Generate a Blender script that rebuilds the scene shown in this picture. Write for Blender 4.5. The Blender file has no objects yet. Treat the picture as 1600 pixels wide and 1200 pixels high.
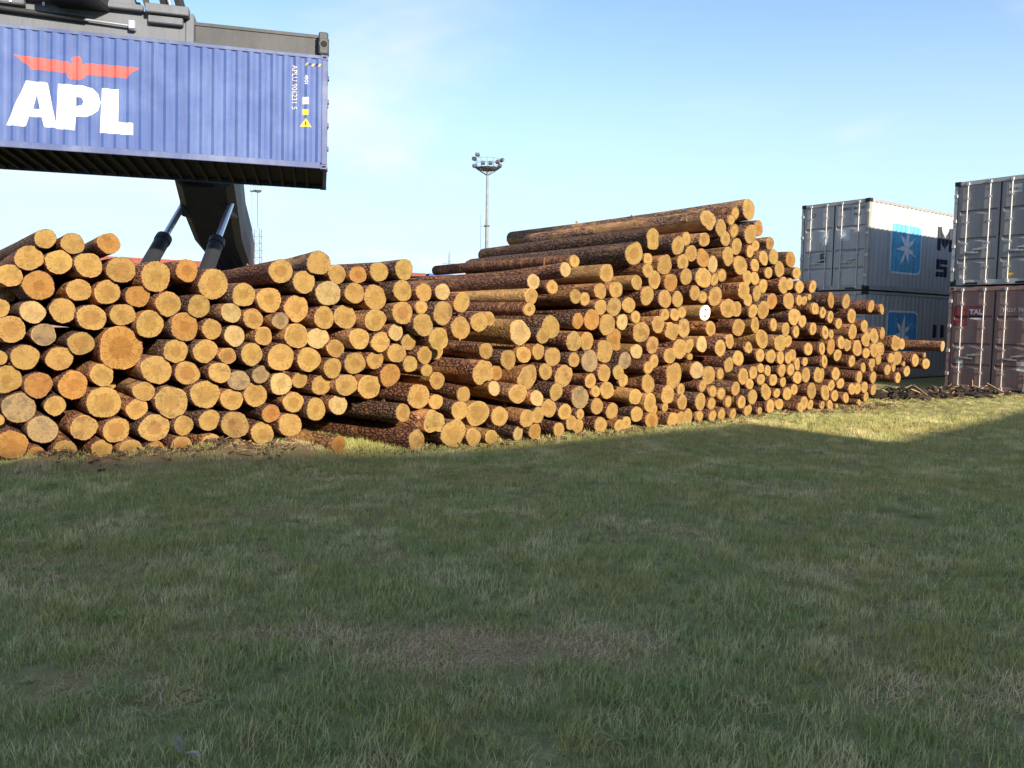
import bpy, bmesh, math, random
import numpy as np
from mathutils import Vector, Matrix
R = math.radians
rnd = random.Random(7)
scene = bpy.context.scene
COL = scene.collection

# ------------------------------------------------------------------ camera
cam_data = bpy.data.cameras.new('camera')
cam_data.sensor_width = 36.0
cam_data.lens = 36.0 * 1256 / 1600
cam_data.clip_start = 0.05
cam_data.clip_end = 4000
cam = bpy.data.objects.new('camera', cam_data)
COL.objects.link(cam)
cam.matrix_world = (Matrix.Translation((0, 0, 1.7)) @ Matrix.Rotation(R(90) - math.atan(95 / 1256), 4, 'X')
                    @ Matrix.Rotation(R(0.8), 4, 'Z'))
scene.camera = cam

# ------------------------------------------------------------------ sky, sun, exposure
SUN_AZ, SUN_EL = R(149), R(17)
world = bpy.data.worlds.new('World')
scene.world = world
world.use_nodes = True
wn = world.node_tree
wn.nodes.clear()
w_out = wn.nodes.new('ShaderNodeOutputWorld')
w_bg = wn.nodes.new('ShaderNodeBackground')
w_sky = wn.nodes.new('ShaderNodeTexSky')
w_sky.sky_type = 'NISHITA'
w_sky.sun_disc = False
w_sky.sun_elevation = SUN_EL
w_sky.sun_rotation = SUN_AZ
w_sky.air_density = 0.85
w_sky.dust_density = 0.15
w_sky.ozone_density = 2.6
w_bg.inputs['Strength'].default_value = 0.052
# thin cloud: noise on a flat layer above, soft white veils
w_tc = wn.nodes.new('ShaderNodeTexCoord')
w_sep = wn.nodes.new('ShaderNodeSeparateXYZ')
wn.links.new(w_tc.outputs['Generated'], w_sep.inputs[0])
def wmath(op, a, b=None, clamp=False):
    n = wn.nodes.new('ShaderNodeMath'); n.operation = op; n.use_clamp = clamp
    for i, v in enumerate((a, b)):
        if v is None: continue
        if isinstance(v, (int, float)): n.inputs[i].default_value = v
        else: wn.links.new(v, n.inputs[i])
    return n.outputs[0]
zz = wmath('ADD', wmath('MAXIMUM', w_sep.outputs['Z'], 0.0), 0.16)
w_cmb = wn.nodes.new('ShaderNodeCombineXYZ')
wn.links.new(wmath('DIVIDE', w_sep.outputs['X'], zz), w_cmb.inputs[0])
wn.links.new(wmath('DIVIDE', w_sep.outputs['Y'], zz), w_cmb.inputs[1])
w_noise = wn.nodes.new('ShaderNodeTexNoise')
w_noise.inputs['Scale'].default_value = 0.85
w_noise.inputs['Detail'].default_value = 5
w_noise.inputs['Roughness'].default_value = 0.52
w_noise.inputs['Distortion'].default_value = 0.3
w_map = wn.nodes.new('ShaderNodeMapping')
w_map.inputs['Location'].default_value = (4.5, 1.4, 0.6)
wn.links.new(w_cmb.outputs[0], w_map.inputs[0])
wn.links.new(w_map.outputs[0], w_noise.inputs['Vector'])
w_ramp = wn.nodes.new('ShaderNodeMapRange')
w_ramp.interpolation_type = 'SMOOTHSTEP'
w_ramp.inputs['From Min'].default_value = 0.46
w_ramp.inputs['From Max'].default_value = 0.74
w_ramp.inputs['To Max'].default_value = 0.9
wn.links.new(w_noise.outputs['Fac'], w_ramp.inputs['Value'])
# pale veil of low haze towards the horizon
w_low = wn.nodes.new('ShaderNodeMapRange')
w_low.interpolation_type = 'SMOOTHSTEP'
w_low.inputs['From Min'].default_value = 0.0
w_low.inputs['From Max'].default_value = 0.42
w_low.inputs['To Min'].default_value = 0.95
w_low.inputs['To Max'].default_value = 0.1
wn.links.new(w_sep.outputs['Z'], w_low.inputs['Value'])
w_mix0 = wn.nodes.new('ShaderNodeMix'); w_mix0.data_type = 'RGBA'
wn.links.new(w_low.outputs[0], w_mix0.inputs['Factor'])
w_mix = wn.nodes.new('ShaderNodeMix'); w_mix.data_type = 'RGBA'
CLOUD = (2.8, 3.7, 4.25, 1)
w_mix0.inputs['B'].default_value = CLOUD
w_mix.inputs['B'].default_value = (3.95, 3.9, 4.15, 1)
wn.links.new(w_sky.outputs[0], w_mix0.inputs['A'])
wn.links.new(w_mix0.outputs['Result'], w_mix.inputs['A'])
wn.links.new(w_ramp.outputs[0], w_mix.inputs['Factor'])
wn.links.new(w_mix.outputs['Result'], w_bg.inputs['Color'])
wn.links.new(w_bg.outputs[0], w_out.inputs[0])

sun_data = bpy.data.lights.new('sun', 'SUN')
sun_data.energy = 2.0
sun_data.angle = R(0.9)
sun_data.color = (1.0, 0.86, 0.66)
sun = bpy.data.objects.new('sun', sun_data)
COL.objects.link(sun)
to_sun = Vector((math.sin(SUN_AZ) * math.cos(SUN_EL), math.cos(SUN_AZ) * math.cos(SUN_EL), math.sin(SUN_EL)))
sun.rotation_euler = to_sun.to_track_quat('Z', 'Y').to_euler()
sun.location = (20, -25, 30)

scene.view_settings.view_transform = 'Standard'
scene.view_settings.look = 'None'
scene.view_settings.gamma = 1
scene.view_settings.use_curve_mapping = False
scene.view_settings.exposure = 2.38
scene.render.engine = 'CYCLES'
scene.cycles.max_bounces = 5
scene.cycles.diffuse_bounces = 4
scene.cycles.use_denoising = True

# ------------------------------------------------------------------ helpers
class MB:
    """collects boxes, tubes and sheets; build() links them as one mesh object"""
    def __init__(self):
        self.v, self.f, self.mi, self.sm = [], [], [], []
    def add(self, vs, fs, mi=0, smooth=False):
        n = len(self.v)
        self.v += [tuple(p) for p in vs]
        for q in fs:
            self.f.append([n + i for i in q]); self.mi.append(mi); self.sm.append(smooth)
        return self
    def box(self, lo, hi, mi=0, M=None):
        x0, y0, z0 = lo; x1, y1, z1 = hi
        vs = [Vector(p) for p in ((x0,y0,z0),(x1,y0,z0),(x1,y1,z0),(x0,y1,z0),(x0,y0,z1),(x1,y0,z1),(x1,y1,z1),(x0,y1,z1))]
        if M is not None: vs = [M @ p for p in vs]
        return self.add(vs, [(0,3,2,1),(4,5,6,7),(0,1,5,4),(1,2,6,5),(2,3,7,6),(3,0,4,7)], mi)
    def bevbox(self, lo, hi, b, mi=0):
        """box with chamfered edges"""
        bm = bmesh.new()
        bmesh.ops.create_cube(bm, size=1)
        for p in bm.verts:
            p.co = Vector([lo[i] + (p.co[i] + .5) * (hi[i] - lo[i]) for i in range(3)])
        bmesh.ops.bevel(bm, geom=list(bm.edges), offset=b, segments=1, affect='EDGES')
        bm.verts.index_update()
        self.add([p.co.copy() for p in bm.verts], [[q.index for q in fc.verts] for fc in bm.faces], mi)
        bm.free(); return self
    def tube(self, p0, p1, r0, r1=None, n=12, mi=0, cap=True):
        if r1 is None: r1 = r0
        p0, p1 = Vector(p0), Vector(p1); d = (p1 - p0).normalized()
        a = d.orthogonal().normalized(); b = d.cross(a)
        vs = []
        for p, r in ((p0, r0), (p1, r1)):
            for k in range(n):
                t = 2 * math.pi * k / n
                vs.append(p + (a * math.cos(t) + b * math.sin(t)) * r)
        self.add(vs, [(k, (k+1) % n, n + (k+1) % n, n + k) for k in range(n)], mi, True)
        if cap: self.add(vs, [tuple(range(n))[::-1], tuple(range(n, 2*n))], mi)
        return self
    def bar(self, p0, p1, w, h, mi=0, up=(0, 0, 1)):
        p0, p1 = Vector(p0), Vector(p1); d = (p1 - p0).normalized()
        s = d.cross(Vector(up)).normalized(); t = s.cross(d)
        vs = []
        for p in (p0, p1):
            for i, j in ((-1,-1),(1,-1),(1,1),(-1,1)):
                vs.append(p + s * i * w / 2 + t * j * h / 2)
        return self.add(vs, [(0,1,2,3)[::-1],(4,5,6,7),(0,1,5,4),(1,2,6,5),(2,3,7,6),(3,0,4,7)], mi)
    def prism(self, pts, axis, a0, a1, mi=0):
        """polygon pts (2D) extruded along axis 'x','y' or 'z'"""
        def p3(p, a):
            return {'x': (a, p[0], p[1]), 'y': (p[0], a, p[1]), 'z': (p[0], p[1], a)}[axis]
        n = len(pts)
        vs = [p3(p, a0) for p in pts] + [p3(p, a1) for p in pts]
        return self.add(vs, [tuple(range(n))[::-1], tuple(range(n, 2*n))] + [(i, (i+1) % n, n + (i+1) % n, n + i) for i in range(n)], mi)
    def mesh(self, name, mats):
        me = bpy.data.meshes.new(name)
        me.from_pydata(self.v, [], self.f)
        for m in (mats if isinstance(mats, (list, tuple)) else [mats]): me.materials.append(m)
        me.polygons.foreach_set('material_index', self.mi)
        me.polygons.foreach_set('use_smooth', self.sm)
        bm = bmesh.new(); bm.from_mesh(me)
        bmesh.ops.recalc_face_normals(bm, faces=bm.faces); bm.to_mesh(me); bm.free()
        return me
    def build(self, name, mats, parent=None):
        return link(name, self.mesh(name, mats), parent)

def link(name, me, parent=None, loc=None):
    o = bpy.data.objects.new(name, me)
    COL.objects.link(o)
    if parent is not None: o.parent = parent
    if loc is not None: o.location = loc
    return o
def empty(name, M=None):
    o = bpy.data.objects.new(name, None); o.empty_display_size = .3
    COL.objects.link(o)
    if M is not None: o.matrix_world = M
    return o
def tag(o, label=None, cat=None, group=None, kind=None):
    if label: o['label'] = label
    if cat: o['category'] = cat
    if group: o['group'] = group
    if kind: o['kind'] = kind
    return o
def copy_tree(o, parent=None):
    c = o.copy(); COL.objects.link(c); c.parent = parent
    for ch in list(o.children): copy_tree(ch, c)
    return c

# ------------------------------------------------------------------ materials
def new_mat(name, rough=.7, spec=.3):
    m = bpy.data.materials.new(name); m.use_nodes = True
    nt = m.node_tree; b = nt.nodes['Principled BSDF']
    b.inputs['Roughness'].default_value = rough
    b.inputs['Specular IOR Level'].default_value = spec
    return m, nt, b
class NT:
    """tiny node-writing shorthand"""
    def __init__(self, nt): self.nt = nt
    def n(self, t, **kw):
        x = self.nt.nodes.new(t)
        for k, v in kw.items(): setattr(x, k, v)
        return x
    def l(self, a, b): self.nt.links.new(a, b)
    def setin(self, node, key, v):
        if hasattr(v, 'links'): self.l(v, node.inputs[key])
        else: node.inputs[key].default_value = v
    def math(self, op, a, b=0.0, clamp=False):
        x = self.n('ShaderNodeMath', operation=op); x.use_clamp = clamp
        self.setin(x, 0, a); self.setin(x, 1, b); return x.outputs[0]
    def noise(self, vec, scale=5, detail=3, rough=.55, dist=0, out='Fac'):
        x = self.n('ShaderNodeTexNoise')
        if vec is not None: self.l(vec, x.inputs['Vector'])
        x.inputs['Scale'].default_value = scale; x.inputs['Detail'].default_value = detail
        x.inputs['Roughness'].default_value = rough; x.inputs['Distortion'].default_value = dist
        return x.outputs[out]
    def maprange(self, v, a, b, c=0.0, d=1.0, smooth=True):
        x = self.n('ShaderNodeMapRange'); x.interpolation_type = 'SMOOTHSTEP' if smooth else 'LINEAR'
        self.setin(x, 'Value', v)
        for k, q in (('From Min', a), ('From Max', b), ('To Min', c), ('To Max', d)): self.setin(x, k, q)
        return x.outputs[0]
    def mix(self, f, a, b, mode='MIX'):
        x = self.n('ShaderNodeMix', data_type='RGBA', blend_type=mode)
        self.setin(x, 'Factor', f)
        for k, q in (('A', a), ('B', b)):
            if isinstance(q, tuple): x.inputs[k].default_value = (*q[:3], 1)
            else: self.l(q, x.inputs[k])
        return x.outputs['Result']
    def map(self, vec, scale=(1, 1, 1), loc=(0, 0, 0)):
        x = self.n('ShaderNodeMapping'); self.l(vec, x.inputs[0])
        x.inputs['Scale'].default_value = scale; self.setin(x, 'Location', loc); return x.outputs[0]
    def obj(self): return self.n('ShaderNodeTexCoord').outputs['Object']
    def pos(self): return self.n('ShaderNodeNewGeometry').outputs['Position']
    def rand(self): return self.n('ShaderNodeObjectInfo').outputs['Random']
    def bump(self, h, b, strength=.5, dist=.02):
        x = self.n('ShaderNodeBump'); self.l(h, x.inputs['Height'])
        x.inputs['Strength'].default_value = strength; x.inputs['Distance'].default_value = dist
        self.l(x.outputs[0], b.inputs['Normal'])

def paint(name, col, fade=(.5, .5, .5), fade_amt=.25, rust=.25, rough=.5, streak=.35, metal=0):
    """weathered container paint: uneven fading, rain streaks, rust blooms"""
    m, nt, b = new_mat(name, rough, .35)
    q = NT(nt); P = q.obj()
    big = q.noise(P, .9, 4, .6)
    c = q.mix(q.maprange(big, .35, .72, 0, fade_amt), col, fade)
    st = q.noise(q.map(P, (7, 7, .35)), 1.0, 4, .65)
    c = q.mix(q.maprange(st, .42, .75, 0, streak), c, tuple(k * .55 for k in col))
    fine = q.noise(P, 26, 4, .7)
    c = q.mix(q.maprange(fine, .55, .8, 0, .25), c, tuple(min(1, k * 1.35 + .02) for k in col))
    ru = q.math('MULTIPLY', q.noise(P, 3.1, 5, .75), q.noise(q.map(P, (5, 5, 1.2)), 2.2, 4, .7))
    rf = q.maprange(ru, .34, .44, 0, rust)
    c = q.mix(rf, c, (.16, .065, .03))
    q.l(c, b.inputs['Base Color'])
    q.l(q.math('ADD', rough - .1, q.math('MULTIPLY', fine, .3)), b.inputs['Roughness'])
    b.inputs['Metallic'].default_value = metal
    q.bump(q.noise(P, 2.6, 3, .5), b, .25, .03)
    return m
def flat(name, col, rough=.6, var=.25, scale=8, metal=0, spec=.3):
    m, nt, b = new_mat(name, rough, spec)
    q = NT(nt); P = q.obj()
    c = q.mix(q.maprange(q.noise(P, scale, 4, .65), .3, .75), tuple(k * (1 - var) for k in col), tuple(min(1, k * (1 + var)) for k in col))
    q.l(c, b.inputs['Base Color']); b.inputs['Metallic'].default_value = metal
    return m

def bark_mat(name, dark, mid, flake, peel, peel_col):
    m, nt, b = new_mat(name, .9, .15)
    q = NT(nt)
    oi = q.n('ShaderNodeObjectInfo'); rv = oi.outputs['Random']
    off = q.n('ShaderNodeCombineXYZ'); q.l(q.math('MULTIPLY', rv, 37.0), off.inputs[2]); q.l(q.math('MULTIPLY', rv, 11.0), off.inputs[0])
    P = q.map(q.obj(), (1, 1, 1), off.outputs[0])
    Pl = q.map(P, (1, 1, .38))
    plates = q.n('ShaderNodeTexVoronoi', feature='DISTANCE_TO_EDGE')
    wob = q.n('ShaderNodeVectorMath', operation='MULTIPLY_ADD')
    nz = q.n('ShaderNodeTexNoise'); q.l(Pl, nz.inputs['Vector']); nz.inputs['Scale'].default_value = 14
    q.l(nz.outputs['Color'], wob.inputs[0]); wob.inputs[1].default_value = (.05, .05, .05); q.l(Pl, wob.inputs[2])
    q.l(wob.outputs[0], plates.inputs['Vector']); plates.inputs['Scale'].default_value = 24
    crack = q.maprange(plates.outputs['Distance'], .0, .22)
    n1 = q.noise(Pl, 34, 5, .7); n2 = q.noise(q.map(P, (1, 1, .3)), 5, 3, .55)
    c = q.mix(crack, dark, mid)
    c = q.mix(q.maprange(n1, .5, .78, 0, .8), c, flake)
    pf = q.maprange(q.math('ADD', n2, q.math('MULTIPLY', rv, .18)), .62 - peel * .35, .74 - peel * .35)
    pc = q.mix(q.maprange(q.noise(Pl, 12, 4, .7), .35, .7), tuple(k * .55 for k in peel_col), peel_col)
    c = q.mix(pf, c, pc)
    tint = q.n('ShaderNodeHueSaturation'); q.l(c, tint.inputs['Color'])
    q.l(q.math('ADD', .7, q.math('MULTIPLY', rv, .7)), tint.inputs['Value'])
    q.l(tint.outputs[0], b.inputs['Base Color'])
    h = q.math('ADD', q.math('MULTIPLY', crack, .6), q.math('MULTIPLY', n1, .7))
    h = q.math('MULTIPLY', h, q.math('SUBTRACT', 1.1, q.math('MULTIPLY', pf, .75)))
    q.bump(h, b, .9, .03)
    return m
def wood_mat(name, sap, heart, stain, stain_amt):
    """sawn log end: growth rings, darker heart, drying cracks, saw marks"""
    m, nt, b = new_mat(name, .8, .2)
    q = NT(nt)
    oi = q.n('ShaderNodeObjectInfo'); rv = oi.outputs['Random']
    P0 = q.obj()
    off = q.n('ShaderNodeCombineXYZ'); q.l(q.math('MULTIPLY', rv, 50.0), off.inputs[2])
    P = q.map(P0, (1, 1, 1), off.outputs[0])
    rad = q.n('ShaderNodeAttribute', attribute_name='rad').outputs['Fac']
    wob = q.noise(P, 9, 1, .5)
    rr = q.math('ADD', rad, q.math('MULTIPLY', q.math('SUBTRACT', wob, .5), .22))
    edge = q.math('ADD', .34, q.math('MULTIPLY', rv, .3))
    hf = q.maprange(q.math('SUBTRACT', rr, edge), -.05, .06, 1.0, 0.0)
    amt = q.maprange(q.noise(off.outputs[0], 3.7, 1), .35, .6, .12, .8)
    c = q.mix(q.math('MULTIPLY', hf, amt), sap, heart)
    ring = q.math('SINE', q.math('MULTIPLY', rr, 62.0))
    c = q.mix(q.maprange(ring, .1, 1.0, 0, .38), c, tuple(k * .62 for k in heart))
    # drying cracks: dark thin rays
    sep = q.n('ShaderNodeSeparateXYZ'); q.l(P0, sep.inputs[0])
    ang = q.math('ARCTAN2', sep.outputs['Y'], sep.outputs['X'])
    cv = q.n('ShaderNodeCombineXYZ'); q.l(q.math('MULTIPLY', ang, 1.6), cv.inputs[0]); q.l(q.math('MULTIPLY', rad, .35), cv.inputs[1]); q.l(q.math('MULTIPLY', rv, 91.0), cv.inputs[2])
    cr = q.noise(cv.outputs[0], 3.2, 2, .5)
    crf = q.maprange(q.math('ABSOLUTE', q.math('SUBTRACT', cr, .5)), .0, .026, .75, 0.0)
    c = q.mix(crf, c, tuple(k * .3 for k in heart))
    # saw marks + dirt
    saw = q.noise(q.map(P, (3, 60, 1)), 1.6, 3, .6)
    c = q.mix(q.maprange(saw, .5, .8, 0, .3), c, tuple(min(1, k * 1.25) for k in sap))
    st = q.noise(P, 7.5, 5, .7)
    c = q.mix(q.maprange(st, .46, .68, 0, stain_amt), c, stain)
    c = q.mix(q.maprange(rad, .9, 1.0, 0, .3), c, tuple(min(1, k * 1.2) for k in sap))
    tint = q.n('ShaderNodeHueSaturation'); q.l(c, tint.inputs['Color'])
    q.l(q.math('ADD', .62, q.math('MULTIPLY', q.noise(off.outputs[0], 9.1, 0), .72)), tint.inputs['Value'])
    q.l(q.math('ADD', .485, q.math('MULTIPLY', q.noise(off.outputs[0], 5.3, 0), .03)), tint.inputs['Hue'])
    q.l(tint.outputs[0], b.inputs['Base Color'])
    q.bump(q.math('ADD', q.math('MULTIPLY', saw, .6), q.math('ADD', st, q.math('MULTIPLY', ring, .12))), b, .5, .012)
    return m
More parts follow.
